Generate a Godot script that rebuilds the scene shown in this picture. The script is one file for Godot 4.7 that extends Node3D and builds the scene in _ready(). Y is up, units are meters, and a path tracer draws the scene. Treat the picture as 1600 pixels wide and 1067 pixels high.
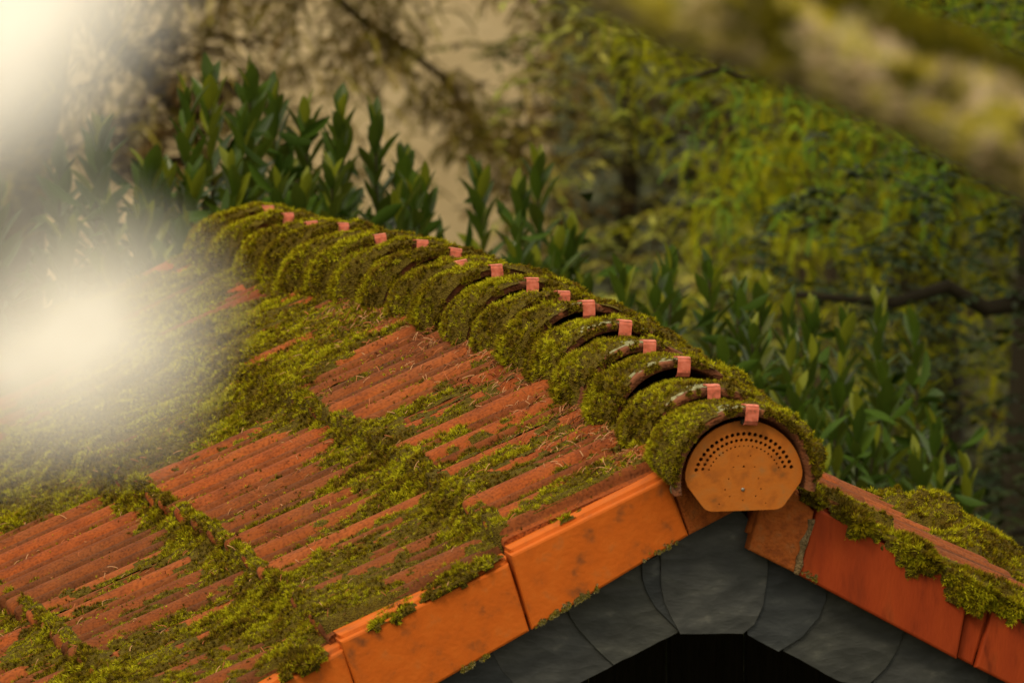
extends Node3D

# ---------------------------------------------------------------- helpers
var rng := RandomNumberGenerator.new()
var tan_left := 0.51
var tan_right := 0.55
var M := {}
var taken := {}

func lin(r: float, g: float, b: float) -> Color:
	return Color(r, g, b).linear_to_srgb()

func numbered(called: String) -> String:
	var n: int = taken.get(called, 0)
	taken[called] = n + 1
	return called if n == 0 else "%s_%03d" % [called, n]

func thing(called: String, label: String, category: String, at := Vector3.ZERO, group := "") -> Node3D:
	var o := Node3D.new()
	o.name = numbered(called)
	add_child(o)
	o.position = at
	o.set_meta("label", label)
	o.set_meta("category", category)
	if group:
		o.set_meta("group", group)
	return o

func part(called: String, mesh: Mesh, mat: Material, parent: Node3D, at := Transform3D()) -> MeshInstance3D:
	var o := MeshInstance3D.new()
	o.name = called
	o.mesh = mesh
	o.material_override = mat
	o.transform = at
	parent.add_child(o, true)
	return o

func start() -> SurfaceTool:
	var st := SurfaceTool.new()
	st.begin(Mesh.PRIMITIVE_TRIANGLES)
	return st

func done(st: SurfaceTool) -> ArrayMesh:
	st.generate_normals()
	st.index()
	return st.commit()

func tri(st: SurfaceTool, a: Vector3, b: Vector3, c: Vector3, out: Vector3) -> void:
	if (a - c).cross(a - b).dot(out) < 0.0:
		var k := b
		b = c
		c = k
	st.add_vertex(a)
	st.add_vertex(b)
	st.add_vertex(c)

func quad(st: SurfaceTool, a: Vector3, b: Vector3, c: Vector3, d: Vector3, out: Vector3) -> void:
	tri(st, a, b, c, out)
	tri(st, a, c, d, out)

func smooth(st: SurfaceTool, on: bool) -> void:
	st.set_smooth_group(1 if on else -1)

func box(st: SurfaceTool, size: Vector3, t := Transform3D(), b := 0.004) -> void:
	# a chamfered box
	smooth(st, false)
	var h := size / 2.0
	for axis in 3:
		var u := (axis + 1) % 3
		var w := (axis + 2) % 3
		for s in [-1.0, 1.0]:
			var p := []
			for k in [[-1, -1], [1, -1], [1, 1], [-1, 1]]:
				var q := Vector3.ZERO
				q[axis] = s * h[axis]
				q[u] = k[0] * (h[u] - b)
				q[w] = k[1] * (h[w] - b)
				p.append(t * q)
			var n := Vector3.ZERO
			n[axis] = s
			quad(st, p[0], p[1], p[2], p[3], t.basis * n)
		for s in [-1.0, 1.0]:
			for r in [-1.0, 1.0]:
				var p := []
				for k in [[0, -1], [0, 1], [1, 1], [1, -1]]:
					var q := Vector3.ZERO
					q[u] = s * (h[u] - (b if k[0] else 0.0))
					q[w] = r * (h[w] - (0.0 if k[0] else b))
					q[axis] = k[1] * (h[axis] - b)
					p.append(t * q)
				var n := Vector3.ZERO
				n[u] = s
				n[w] = r
				quad(st, p[0], p[1], p[2], p[3], t.basis * n)

func tube(st: SurfaceTool, pts: Array, radii: Array, sides := 8, wob := 0.0) -> void:
	smooth(st, true)
	var rings := []
	var side := Vector3.UP
	for i in pts.size():
		var a: Vector3 = pts[max(i - 1, 0)]
		var b: Vector3 = pts[min(i + 1, pts.size() - 1)]
		var d := (b - a).normalized()
		if absf(d.dot(side)) > 0.95:
			side = Vector3.RIGHT
		var x := d.cross(side).normalized()
		var y := x.cross(d).normalized()
		side = y
		var ring := []
		for k in sides:
			var an := TAU * k / sides
			var rr: float = radii[i] * (1.0 + wob * rng.randf_range(-1, 1))
			ring.append(pts[i] + (x * cos(an) + y * sin(an)) * rr)
		rings.append(ring)
	for i in pts.size() - 1:
		for k in sides:
			var k2 := (k + 1) % sides
			var mid: Vector3 = (rings[i][k] + rings[i][k2]) / 2.0
			quad(st, rings[i][k], rings[i][k2], rings[i + 1][k2], rings[i + 1][k], mid - pts[i])
	smooth(st, false)
	for k in range(1, sides - 1):
		tri(st, rings[0][0], rings[0][k], rings[0][k + 1], pts[0] - pts[1])
		var e: Array = rings[-1]
		tri(st, e[0], e[k], e[k + 1], pts[-1] - pts[-2])

func flat_points(a: Array) -> PackedVector2Array:
	var r := PackedVector2Array()
	for i in range(0, a.size(), 2):
		r.append(Vector2(a[i], a[i + 1]))
	return r

func inset(poly: PackedVector2Array, b: float) -> PackedVector2Array:
	var n := poly.size()
	var area := 0.0
	for i in n:
		area += poly[i].cross(poly[(i + 1) % n])
	var sgn := signf(area)
	var r := PackedVector2Array()
	for i in n:
		var e1 := (poly[i] - poly[(i + n - 1) % n]).normalized()
		var e2 := (poly[(i + 1) % n] - poly[i]).normalized()
		var n1 := Vector2(-e1.y, e1.x) * sgn
		var n2 := Vector2(-e2.y, e2.x) * sgn
		var m := (n1 + n2).normalized()
		r.append(poly[i] + m * b / maxf(0.45, m.dot(n1)))
	return r

func prism(st: SurfaceTool, poly: PackedVector2Array, z0: float, z1: float, b: float) -> void:
	# a plate in the xy plane, its front edges rounded by b
	var n := poly.size()
	var mid := inset(poly, b * 0.3)
	var inn := inset(poly, b)
	smooth(st, false)
	var t := Geometry2D.triangulate_polygon(inn)
	for i in range(0, t.size(), 3):
		tri(st, v3(inn[t[i]], z0), v3(inn[t[i + 1]], z0), v3(inn[t[i + 2]], z0), Vector3.BACK)
	t = Geometry2D.triangulate_polygon(poly)
	for i in range(0, t.size(), 3):
		tri(st, v3(poly[t[i]], z1), v3(poly[t[i + 1]], z1), v3(poly[t[i + 2]], z1), Vector3.FORWARD)
	var area := 0.0
	for i in n:
		area += poly[i].cross(poly[(i + 1) % n])
	for i in n:
		var k := (i + 1) % n
		var e := poly[k] - poly[i]
		var o2 := Vector2(e.y, -e.x) * signf(area)
		var out := Vector3(o2.x, o2.y, 0).normalized()
		quad(st, v3(inn[i], z0), v3(inn[k], z0), v3(mid[k], z0 - b * 0.3), v3(mid[i], z0 - b * 0.3), out + Vector3.BACK * 2.0)
		quad(st, v3(mid[i], z0 - b * 0.3), v3(mid[k], z0 - b * 0.3), v3(poly[k], z0 - b), v3(poly[i], z0 - b), out + Vector3.BACK * 0.5)
		quad(st, v3(poly[i], z0 - b), v3(poly[k], z0 - b), v3(poly[k], z1), v3(poly[i], z1), out)

func v3(p: Vector2, z: float) -> Vector3:
	return Vector3(p.x, p.y, z)

func noise(freq: float, sd: int, octaves := 3) -> FastNoiseLite:
	var n := FastNoiseLite.new()
	n.noise_type = FastNoiseLite.TYPE_SIMPLEX_SMOOTH
	n.seed = sd
	n.frequency = freq
	n.fractal_octaves = octaves
	return n

func noise_tex(freq: float, sd: int, stops: Array, octaves := 5, size := 512, kind := FastNoiseLite.TYPE_SIMPLEX_SMOOTH) -> NoiseTexture2D:
	var t := NoiseTexture2D.new()
	t.width = size
	t.height = size
	t.seamless = true
	var n := noise(freq, sd, octaves)
	n.noise_type = kind
	t.noise = n
	if stops.size():
		var g := Gradient.new()
		var off := PackedFloat32Array()
		var col := PackedColorArray()
		for s in stops:
			off.append(s[0])
			col.append(s[1])
		g.offsets = off
		g.colors = col
		t.color_ramp = g
	return t

func material(tex: Texture2D, scale: Vector3, rough: float, bump: Texture2D = null, bump_cm := 0.1, world := true) -> StandardMaterial3D:
	var m := StandardMaterial3D.new()
	if tex:
		m.albedo_texture = tex
	m.uv1_triplanar = true
	m.uv1_world_triplanar = world
	m.uv1_scale = scale
	m.roughness = rough
	m.metallic_specular = 0.3
	if bump:
		m.heightmap_enabled = true
		m.heightmap_texture = bump
		m.heightmap_scale = bump_cm
	return m

func copies(called: String, mesh: Mesh, mat: Material, where: Array, tints: Array, parent: Node) -> MultiMeshInstance3D:
	var mm := MultiMesh.new()
	mm.transform_format = MultiMesh.TRANSFORM_3D
	mm.use_colors = true
	mm.mesh = mesh
	mm.instance_count = where.size()
	for i in where.size():
		mm.set_instance_transform(i, where[i])
		mm.set_instance_color(i, tints[i])
	var o := MultiMeshInstance3D.new()
	o.name = called
	o.multimesh = mm
	o.material_override = mat
	o.set_meta("kind", "stuff")
	parent.add_child(o, true)
	return o

# ---------------------------------------------------------------- the roof's own shape
# the old roof has settled: its height along the ridge, every so many metres back from the gable
var sag_at := [-0.3, -0.09, 0.2, 0.4, 1.0, 1.3, 1.8, 2.2, 2.6, 3.07, 3.4, 3.9, 4.45, 5.0]
var sag_by := [0.0, 0.0, 0.006, 0.012, 0.016, 0.013, -0.006, -0.026, -0.054, -0.085, -0.115, -0.156, -0.194, -0.225]

func sag(u: float) -> float:
	var k := 0
	while k < sag_at.size() - 2 and u > sag_at[k + 1]:
		k += 1
	var t := clampf((u - sag_at[k]) / (sag_at[k + 1] - sag_at[k]), 0, 1)
	return cubic_interpolate(sag_by[k], sag_by[k + 1], sag_by[max(k - 1, 0)], sag_by[min(k + 2, sag_by.size() - 1)], t)

var course := [0.03, 0.41, 0.785, 1.155, 1.525]
var exposure := 0.374
var first_column := 0.05
var column := 0.3334

func down(side: float) -> Vector3:
	var a := atan(tan_left if side < 0 else tan_right)
	return Vector3(side * cos(a), -sin(a), 0)

func face(side: float) -> Vector3:
	var a := atan(tan_left if side < 0 else tan_right)
	return Vector3(side * sin(a), cos(a), 0)

func roll(u: float) -> float:
	var t := fposmod(u, 0.1667)
	var h := 0.0
	var x := absf(t - 0.111) / 0.046
	if x < 1.0:
		h = 0.028 * pow(1.0 - x * x, 0.7)
	x = absf(t - 0.039) / 0.018
	if x < 1.0:
		h = maxf(h, 0.0225 * pow(1.0 - x * x, 0.7))
	return h

func lift(s: float) -> float:
	for k in range(course.size() - 1, -1, -1):
		if s >= course[k]:
			return 0.031 * (s - course[k]) / exposure
	return 0.0

func slope_point(side: float, u: float, s: float, h: float) -> Vector3:
	return down(side) * s + face(side) * h + Vector3(0, sag(u), -u)

# ridge tiles
var ridge_x := 0.054
var ridge_step := 0.2675
var ridge_front := 0.093

func ridge_u(i: float) -> float:
	return i * ridge_step - ridge_front

func ridge_radius(t: float) -> float:
	return 0.138 - 0.1 * t

func ridge_point(i: int, a: float, t: float, h: float) -> Vector3:
	# a: angle from the crest, t: metres back from this tile's front edge
	var u := ridge_u(i) + t
	var w := ridge_tilt[i]
	var r := ridge_radius(t) + h
	return Vector3(ridge_x + w.x + sin(a + w.y * 0.4) * r, -0.034 + sag(u) + w.z + cos(a + w.y * 0.4) * r, -u)

var ridge_tilt: Array[Vector3] = []
var clip_x := []

# ---------------------------------------------------------------- moss
var n_big := noise(1.0, 11, 2)
var n_mid := noise(1.0, 23, 3)
var n_fine := noise(1.0, 37, 2)

func smooth01(a: float, b: float, x: float) -> float:
	return smoothstep(a, b, x)

func slope_moss(side: float, u: float, s: float) -> float:
	# thickness of the moss cushion above the tile surface, metres; below zero where the clay is bare
	var big := n_big.get_noise_2d(u * 1.6 + side * 40.0, s * 1.3)
	var mid := n_mid.get_noise_2d(u * 8.0, s * 2.2 + side * 20.0)
	var fine := absf(n_fine.get_noise_2d(u * 17.0, s * 12.0)) * 2.4 - 0.65
	var cover := 0.5
	if side < 0:
		var edge := 2.05 + 0.06 * sin(s * 9.0)
		var thick := smooth01(edge - 0.03, edge + 0.12, u)
		if s > 0.785:
			thick = smooth01(2.1, 2.4, u)
		cover = lerpf(0.57 + 0.07 * smooth01(1.35, 1.0, u), 1.0, thick)
		# clean patch behind the middle of the roof
		if s > 0.13 and s < 0.39:
			cover -= 0.27 * smooth01(1.33, 1.5, u) * (1.0 - smooth01(2.0, 2.08, u))
		if s > 0.44 and s < 0.74:
			cover -= 0.14 * smooth01(1.05, 1.3, u) * (1.0 - smooth01(2.0, 2.08, u))
		if s > 0.82:
			cover -= 0.12 * smooth01(0.7, 1.0, u) * (1.0 - smooth01(2.1, 2.2, u))
		# a few bare tiles far back
		if u > 3.2 and s > 0.12:
			cover -= 0.42 * smooth01(3.2, 3.6, u) * smooth01(-0.1, 0.2, n_big.get_noise_2d(u * 2.2 + 7.0, s * 1.2))
		cover -= 0.1 * smooth01(0.18, 0.12, s)
		cover += 0.26 * smooth01(0.3, 0.04, u) * smooth01(-0.25, 0.2, big)
	else:
		cover = 0.02 + 1.05 * smooth01(0.2, 0.07, u) * smooth01(-0.6, -0.1, big)
		var dx := (s - 0.85) / 0.16
		var dy := (u - 1.05) / 0.42
		cover += 1.3 * exp(-pow(dx, 4.0) - dy * dy)
	# it grows from the steps between the courses and in the troughs
	for c in course:
		var d: float = s - c
		if d > -0.03 and d < 0.14 and s > 0.2:
			cover += (0.34 if side < 0 else 0.12) * smooth01(0.13, 0.015, d)
	var crest := roll(u - first_column) / 0.028
	cover -= 0.46 * (crest - 0.42)
	var h := (cover - 0.5) * 1.5 + big * 0.35 + mid * 0.55 + fine * 0.3
	h = clampf(h, -0.4, 1.2)
	var deep := 0.014 + 0.011 * smooth01(-0.3, 0.5, n_big.get_noise_2d(u * 4.0 + 3.0, s * 3.0))
	if side > 0:
		deep = 0.03 + 0.045 * exp(-pow((s - 0.84) / 0.18, 4.0) - pow((u - 1.1) / 0.45, 2.0))
	h *= deep * (1.0 - 0.25 * crest)
	if u < 0.13:
		h = minf(h, (u - 0.078) * 0.45)
	# a cushion evens out the step it grows over
	if h > 0.0 and u > 0.13:
		for c in course:
			var d: float = s - c
			if d >= 0.0 and d < 0.05 and s > 0.1:
				h += 0.019 * (1.0 - d / 0.05) * clampf(h / 0.012, 0, 1)
	return h

func ridge_moss(i: int, a: float, t: float) -> float:
	var big := n_big.get_noise_3d(i * 3.1, a * 1.4, t * 6.0)
	var mid := n_mid.get_noise_3d(i * 7.7, a * 3.0, t * 16.0)
	var fine := absf(n_fine.get_noise_3d(i * 5.3, a * 5.0, t * 36.0)) * 2.4 - 0.65
	var far := smooth01(3.0, 9.0, float(i))
	var cover := 0.82 + 0.2 * far
	cover += 0.4 * smooth01(0.35, 1.1, absf(a))
	cover -= (0.5 - 0.45 * far) * smooth01(0.06, 0.02, t)
	if i == 0 and a < -0.45:
		cover += 0.4
	cover -= 0.25 * smooth01(0.35, 0.0, absf(a + 0.1)) * (1.0 - far)
	var h := (cover - 0.5) * 1.5 + big * 0.4 + mid * 0.55 + fine * 0.42
	h = clampf(h, -0.4, 1.15) * (0.0135 + 0.019 * smooth01(0.35, 1.1, absf(a)))
	h *= 0.1 + 0.9 * smooth01(0.25, 0.12, t)
	if lichen(i, a, t) > 0.0005:
		h = minf(h, -0.001)
	# the straps were put on later and stand free of it
	if absf(a - clip_x[i] / 0.138) < 0.13 and t < 0.045:
		h = minf(h, -0.001)
	if i < 17 and absf(a - clip_x[i + 1] / 0.138) < 0.24 and t > 0.1:
		h = minf(h, 0.0012)
	# rounded off at the edges of the tile
	h = minf(h, minf((t + 0.003) * (0.8 + 0.9 * far), (1.62 - absf(a)) * 0.16))
	return h

func lichen(i: int, a: float, t: float) -> float:
	var mid := n_mid.get_noise_3d(i * 2.7 + 90.0, a * 6.0, t * 22.0)
	var fine := n_fine.get_noise_3d(i * 9.3 + 50.0, a * 14.0, t * 90.0)
	var near := smooth01(0.95, 0.3, absf(a + 0.35)) * smooth01(0.2, 0.07, t) * smooth01(0.004, 0.02, t) * smooth01(7.0, 4.0, float(i))
	return (near * 0.72 - 0.75 + mid * 1.1 + fine * 0.7) * 0.006

var tuft_where := [[], [], []]
var tuft_tint := [[], [], []]
var strays := true

func moss_tint(dark: float) -> Color:
	var k := rng.randf() + dark
	var c := Color(0.27, 0.215, 0.006)
	if k < 0.26:
		c = Color(0.44, 0.41, 0.014)
	elif k > 1.0:
		c = Color(0.1, 0.07, 0.008)
	elif k > 0.68:
		c = Color(0.17, 0.105, 0.012)
	return c * rng.randf_range(0.6, 1.1)

func sheet(points: Array, heights: Array, normals: Array, st_rows: int, st_cols: int, tuft_size: float, dark: float, tufts: bool) -> ArrayMesh:
	# a cushion over a grid of points: faces only where the moss stands above the tile; a tuft at each such point
	var verts := PackedVector3Array()
	var idx := PackedInt32Array()
	var norm := PackedVector3Array()
	for r in st_rows:
		for c in st_cols:
			verts.append(points[r * st_cols + c])
			norm.append(Vector3.ZERO)
	for r in st_rows - 1:
		for c in st_cols - 1:
			var a := r * st_cols + c
			var b := a + 1
			var d := a + st_cols
			var e := d + 1
			if maxf(maxf(heights[a], heights[b]), maxf(heights[d], heights[e])) < 0.0:
				continue
			var n: Vector3 = (verts[e] - verts[a]).cross(verts[d] - verts[b])
			var flip := n.dot(normals[a]) < 0.0
			if flip:
				n = -n
			for q in [a, b, d, e]:
				norm[q] += n
			if flip:
				idx.append_array(PackedInt32Array([a, b, e, a, e, d]))
			else:
				idx.append_array(PackedInt32Array([a, e, b, a, d, e]))
	if tufts:
		for r in st_rows - 1:
			for c in st_cols - 1:
				var a := r * st_cols + c
				var h: float = heights[a]
				var stray := h < 0.0002
				if stray and (not strays or h < -0.008 or rng.randf() > 0.3 + h * 30.0):
					continue
				for again in (1 if stray else 2):
					var p: Vector3 = verts[a].lerp(verts[a + 1], rng.randf()).lerp(verts[a + st_cols], rng.randf() * 0.9)
					var n: Vector3 = (norm[a].normalized() * 0.8 + normals[a] * 0.2 + Vector3(rng.randf_range(-0.5, 0.5), rng.randf_range(-0.2, 0.4), rng.randf_range(-0.5, 0.5))).normalized()
					var x := n.cross(Vector3(rng.randf() - 0.5, rng.randf() - 0.5, rng.randf() - 0.5)).normalized()
					var z := x.cross(n)
					var size := tuft_size * rng.randf_range(0.65, 1.45) * (1.0 + 0.5 * n_mid.get_noise_3d(p.x * 5.0 + 9.0, p.y * 5.0, p.z * 5.0)) * (0.65 + 0.35 * clampf(h / 0.012, 0, 1)) * (0.75 if stray else 1.0)
					var k := rng.randi() % 3
					tuft_where[k].append(Transform3D(Basis(x * size, n * size, z * size), p - n * 0.003 + (-normals[a] * h if stray else Vector3.ZERO)))
					tuft_tint[k].append(moss_tint(dark + 1.0 * n_mid.get_noise_3d(p.x * 7.0, p.y * 7.0, p.z * 7.0)))
	for i in norm.size():
		norm[i] = norm[i].normalized() if norm[i].length_squared() > 0.0 else normals[i]
	var arr := []
	arr.resize(Mesh.ARRAY_MAX)
	arr[Mesh.ARRAY_VERTEX] = verts
	arr[Mesh.ARRAY_NORMAL] = norm
	arr[Mesh.ARRAY_INDEX] = idx
	var m := ArrayMesh.new()
	if idx.size():
		m.add_surface_from_arrays(Mesh.PRIMITIVE_TRIANGLES, arr)
	return m

func tuft_mesh(sd: int) -> ArrayMesh:
	# a little moss plant: curved blades splayed from one root, one unit tall
	rng.seed = sd
	var st := start()
	smooth(st, false)
	for k in 19:
		var an := rng.randf() * TAU
		var lean := rng.randf_range(0.15, 1.15)
		var long := rng.randf_range(0.6, 1.15)
		var d := Vector3(cos(an), 0, sin(an))
		var w := Vector3(-sin(an), 0, cos(an)) * rng.randf_range(0.035, 0.075)
		var a := d * 0.08
		var b := a + (Vector3.UP * cos(lean * 0.5) + d * sin(lean * 0.5)) * long * 0.55
		var c := b + (Vector3.UP * cos(lean) + d * sin(lean)) * long * 0.5
		var tone := rng.randf_range(0.65, 1.3)
		st.set_color(Color(tone, tone, tone))
		quad(st, a - w * 0.7, a + w * 0.7, b + w, b - w, Vector3.UP)
		tri(st, b - w, b + w, c, Vector3.UP)
	return done(st)

# ---------------------------------------------------------------- roof pieces
func tile_mesh(side: float, variant: int) -> ArrayMesh:
	# an interlocking clay tile of two rolls; x along the ridge, y out of the slope, z down it
	rng.seed = 500 + variant
	var st := start()
	smooth(st, true)
	var grey := Color(0.66, 0.76, 1.1)
	var xs := []
	for k in 2:
		var o := k * 0.1667
		for t in [0.0, 0.0212, 0.0235, 0.03, 0.039, 0.048, 0.0545, 0.0568, 0.0652, 0.068, 0.074, 0.083, 0.096, 0.111, 0.126, 0.139, 0.149, 0.1568]:
			xs.append(minf(o + t, 0.3304))
	xs.append(0.3308)
	var zs := [-0.03, 0.12, 0.25, 0.36, 0.371, 0.376, 0.378]
	var drop := [0.0, 0.0, 0.0, 0.0, 0.0015, 0.006, 0.012]
	var rows := []
	for j in zs.size():
		var row := []
		for x in xs:
			var h: float = roll(x) + 0.031 * zs[j] / exposure - drop[j]
			var bow := 0.0
			if j >= 3:
				bow = -0.0025 * cos(x * TAU / 0.1667)
			row.append(Vector3(x if side > 0 else -x, h, zs[j] + bow))
		rows.append(row)
	for j in zs.size() - 1:
		for i in xs.size() - 1:
			var on_rib: bool = fposmod(xs[i], 0.1667) > 0.02 and fposmod(xs[i], 0.1667) < 0.0566
			st.set_color(grey if on_rib else Color.WHITE)
			quad(st, rows[j][i], rows[j][i + 1], rows[j + 1][i + 1], rows[j + 1][i], Vector3(0, 1, 0.3))
	smooth(st, false)
	st.set_color(Color.WHITE)
	var e: Array = rows[-1]
	for i in xs.size() - 1:
		var a: Vector3 = e[i]
		var b: Vector3 = e[i + 1]
		quad(st, a, b, Vector3(b.x, 0.002, b.z), Vector3(a.x, 0.002, a.z), Vector3.BACK)
	for i in [0, xs.size() - 1]:
		for j in zs.size() - 1:
			var a: Vector3 = rows[j][i]
			var b: Vector3 = rows[j + 1][i]
			quad(st, a, b, b - Vector3(0, 0.014, 0), a - Vector3(0, 0.014, 0), Vector3(-1 if (i == 0) == (side > 0) else 1, 0, 0))
	return done(st)

func ridge_mesh() -> ArrayMesh:
	# a tapered half-round ridge tile; front edge at z = 0, going back along -z; the centre of its arch at the origin
	var st := start()
	smooth(st, true)
	var n := 30
	var prof := [[0.0, -0.015], [0.0, -0.004], [0.003, -0.0008], [0.01, 0.0], [0.035, 0.0], [0.042, -0.004], [0.15, -0.004], [0.335, -0.004]]
	for j in prof.size() - 1:
		for i in n:
			var p := []
			for q in [[j, i], [j, i + 1], [j + 1, i + 1], [j + 1, i]]:
				var a := lerpf(-1.75, 1.75, float(q[1]) / n)
				var r: float = ridge_radius(prof[q[0]][0]) + prof[q[0]][1]
				p.append(Vector3(sin(a) * r, cos(a) * r, -prof[q[0]][0]))
			var mid: Vector3 = (p[0] + p[2]) / 2.0
			quad(st, p[0], p[1], p[2], p[3], Vector3(mid.x, mid.y, 0).normalized() + Vector3(0, 0, 4.0 if j == 0 else 0.0))
	for i in n:
		var p := []
		for q in [[0.0, i], [0.0, i + 1], [0.335, i + 1], [0.335, i]]:
			var a := lerpf(-1.75, 1.75, float(q[1]) / n)
			var r: float = ridge_radius(q[0]) - 0.015
			p.append(Vector3(sin(a) * r, cos(a) * r, -q[0]))
		var mid: Vector3 = (p[0] + p[2]) / 2.0
		quad(st, p[0], p[1], p[2], p[3], -Vector3(mid.x, mid.y, 0))
	return done(st)

func clip_mesh() -> ArrayMesh:
	# a painted metal strap bent over the front edge of a ridge tile; origin on the crest of the edge
	var st := start()
	smooth(st, false)
	var path := [[-0.034, 0.001], [-0.018, 0.0035], [-0.002, 0.0045], [0.0035, 0.003], [0.005, -0.003], [0.005, -0.024], [0.001, -0.031], [-0.006, -0.033]]
	var w := 0.0125
	for i in path.size() - 1:
		var a := Vector3(0, path[i][1], path[i][0])
		var b := Vector3(0, path[i + 1][1], path[i + 1][0])
		var d := (b - a).normalized()
		var n := Vector3(0, d.z, -d.y)
		var x := Vector3(w, 0, 0)
		var th := n * 0.0012
		quad(st, a - x + th, a + x + th, b + x + th, b - x + th, n)
		quad(st, a - x - th, a + x - th, b + x - th, b - x - th, -n)
		for s in [-1.0, 1.0]:
			quad(st, a + x * s - th, a + x * s + th, b + x * s + th, b + x * s - th, x * s)
	return done(st)

func cap_mesh() -> ArrayMesh:
	# the pierced disc that closes the ridge, holes cut right through
	var pts := PackedVector2Array()
	for k in 33:
		var a := lerpf(-1.42, 1.42, k / 32.0)
		pts.append(Vector2(sin(a), cos(a)) * 0.1135)
	for q in [[0.112, 0.006], [0.1085, -0.006], [0.078, -0.047], [0.073, -0.0515], [0.066, -0.0545], [0.058, -0.0555], [-0.058, -0.0555], [-0.066, -0.0545], [-0.073, -0.0515], [-0.078, -0.047], [-0.1085, -0.006], [-0.112, 0.006]]:
		pts.append(Vector2(q[0], q[1]))
	var holes := []
	for row in [[0.094, 23, 1.26, 0.0039], [0.0825, 22, 1.2, 0.0033], [0.0715, 21, 1.16, 0.0019]]:
		for k in row[1]:
			var a := lerpf(-row[2], row[2], k / float(row[1] - 1))
			holes.append([sin(a) * row[0] * 1.02, cos(a) * row[0] - 0.005, row[3] * (1.0 if absf(a) > 0.2 or row[3] > 0.002 else 0.8)])
	for q in [[-0.011, 0.0475, 0.0014], [0.013, 0.0475, 0.0015], [-0.02, 0.027, 0.0013], [0.0, 0.0275, 0.0024], [0.021, 0.026, 0.0013], [-0.029, 0.005, 0.0014], [0.028, 0.004, 0.0014], [-0.036, -0.015, 0.0016], [0.033, -0.0155, 0.0016], [-0.027, -0.028, 0.0014], [0.023, -0.029, 0.0015], [-0.002, -0.036, 0.0014], [-0.047, -0.042, 0.0014], [0.042, -0.043, 0.0013]]:
		holes.append(q)
	# triangles between the rim and the rims of the holes; those inside a hole are left out
	var n := pts.size()
	var all := PackedVector2Array()
	for p in pts:
		all.append(p)
	for h in holes:
		for k in 10:
			var an := TAU * k / 10.0 + 0.1
			all.append(Vector2(h[0] + cos(an) * h[2], h[1] + sin(an) * h[2]))
	for k in 400:
		var q := Vector2(rng.randf_range(-0.11, 0.11), rng.randf_range(-0.05, 0.11))
		var ok := Geometry2D.is_point_in_polygon(q * 1.06, pts)
		for h in holes:
			if q.distance_to(Vector2(h[0], h[1])) < h[2] * 1.6:
				ok = false
		if ok:
			all.append(q)
	var tris := Geometry2D.triangulate_delaunay(all)
	var st := start()
	smooth(st, false)
	var thick := 0.007
	for i in range(0, tris.size(), 3):
		var a := all[tris[i]]
		var b := all[tris[i + 1]]
		var c := all[tris[i + 2]]
		var mid := (a + b + c) / 3.0
		var open := false
		for h in holes:
			if mid.distance_to(Vector2(h[0], h[1])) < h[2] * 0.94:
				open = true
		if open:
			continue
		tri(st, v3(a, 0), v3(b, 0), v3(c, 0), Vector3.BACK)
		tri(st, v3(a, -thick), v3(b, -thick), v3(c, -thick), Vector3.FORWARD)
	for i in n:
		var a := pts[i]
		var b := pts[(i + 1) % n]
		quad(st, v3(a, 0), v3(b, 0), v3(b, -thick), v3(a, -thick), v3(a, 0))
	for h in holes:
		var m := Vector2(h[0], h[1])
		for k in 10:
			var a: Vector2 = m + Vector2.from_angle(TAU * k / 10.0 + 0.1) * h[2]
			var b: Vector2 = m + Vector2.from_angle(TAU * (k + 1) / 10.0 + 0.1) * h[2]
			quad(st, v3(a, 0), v3(b, 0), v3(b, -thick), v3(a, -thick), v3(m - a, 0))
	return done(st)

# ---------------------------------------------------------------- plants
func leaf_mesh(sd: int, blunt: float) -> ArrayMesh:
	# a leathery pointed leaf, one unit long along y, its face to +z, folded along the midrib and bent back
	rng.seed = sd
	var st := start()
	smooth(st, true)
	var prof := [[0.0, 0.012], [0.08, 0.03], [0.25, 0.11], [0.45, 0.16], [0.65, 0.155], [0.82, 0.1], [0.93, 0.045], [1.0, 0.004]]
	var bend := rng.randf_range(-0.22, 0.1)
	var fold := rng.randf_range(0.25, 0.55)
	var rows := []
	for q in prof:
		var y: float = q[0]
		var w: float = q[1] * blunt
		var z := bend * y * y
		rows.append([Vector3(-w, y, z + w * fold), Vector3(0, y, z), Vector3(w, y, z + w * fold)])
	for j in rows.size() - 1:
		for i in 2:
			quad(st, rows[j][i], rows[j][i + 1], rows[j + 1][i + 1], rows[j + 1][i], Vector3.BACK)
	return done(st)

var leaf_meshes := []
var leaf_mats := []

func grow_axis(d: Vector3) -> Basis:
	var x := d.cross(Vector3(rng.randf() - 0.5, rng.randf() - 0.5, rng.randf() - 0.5)).normalized()
	return Basis(x, d, x.cross(d))

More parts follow.
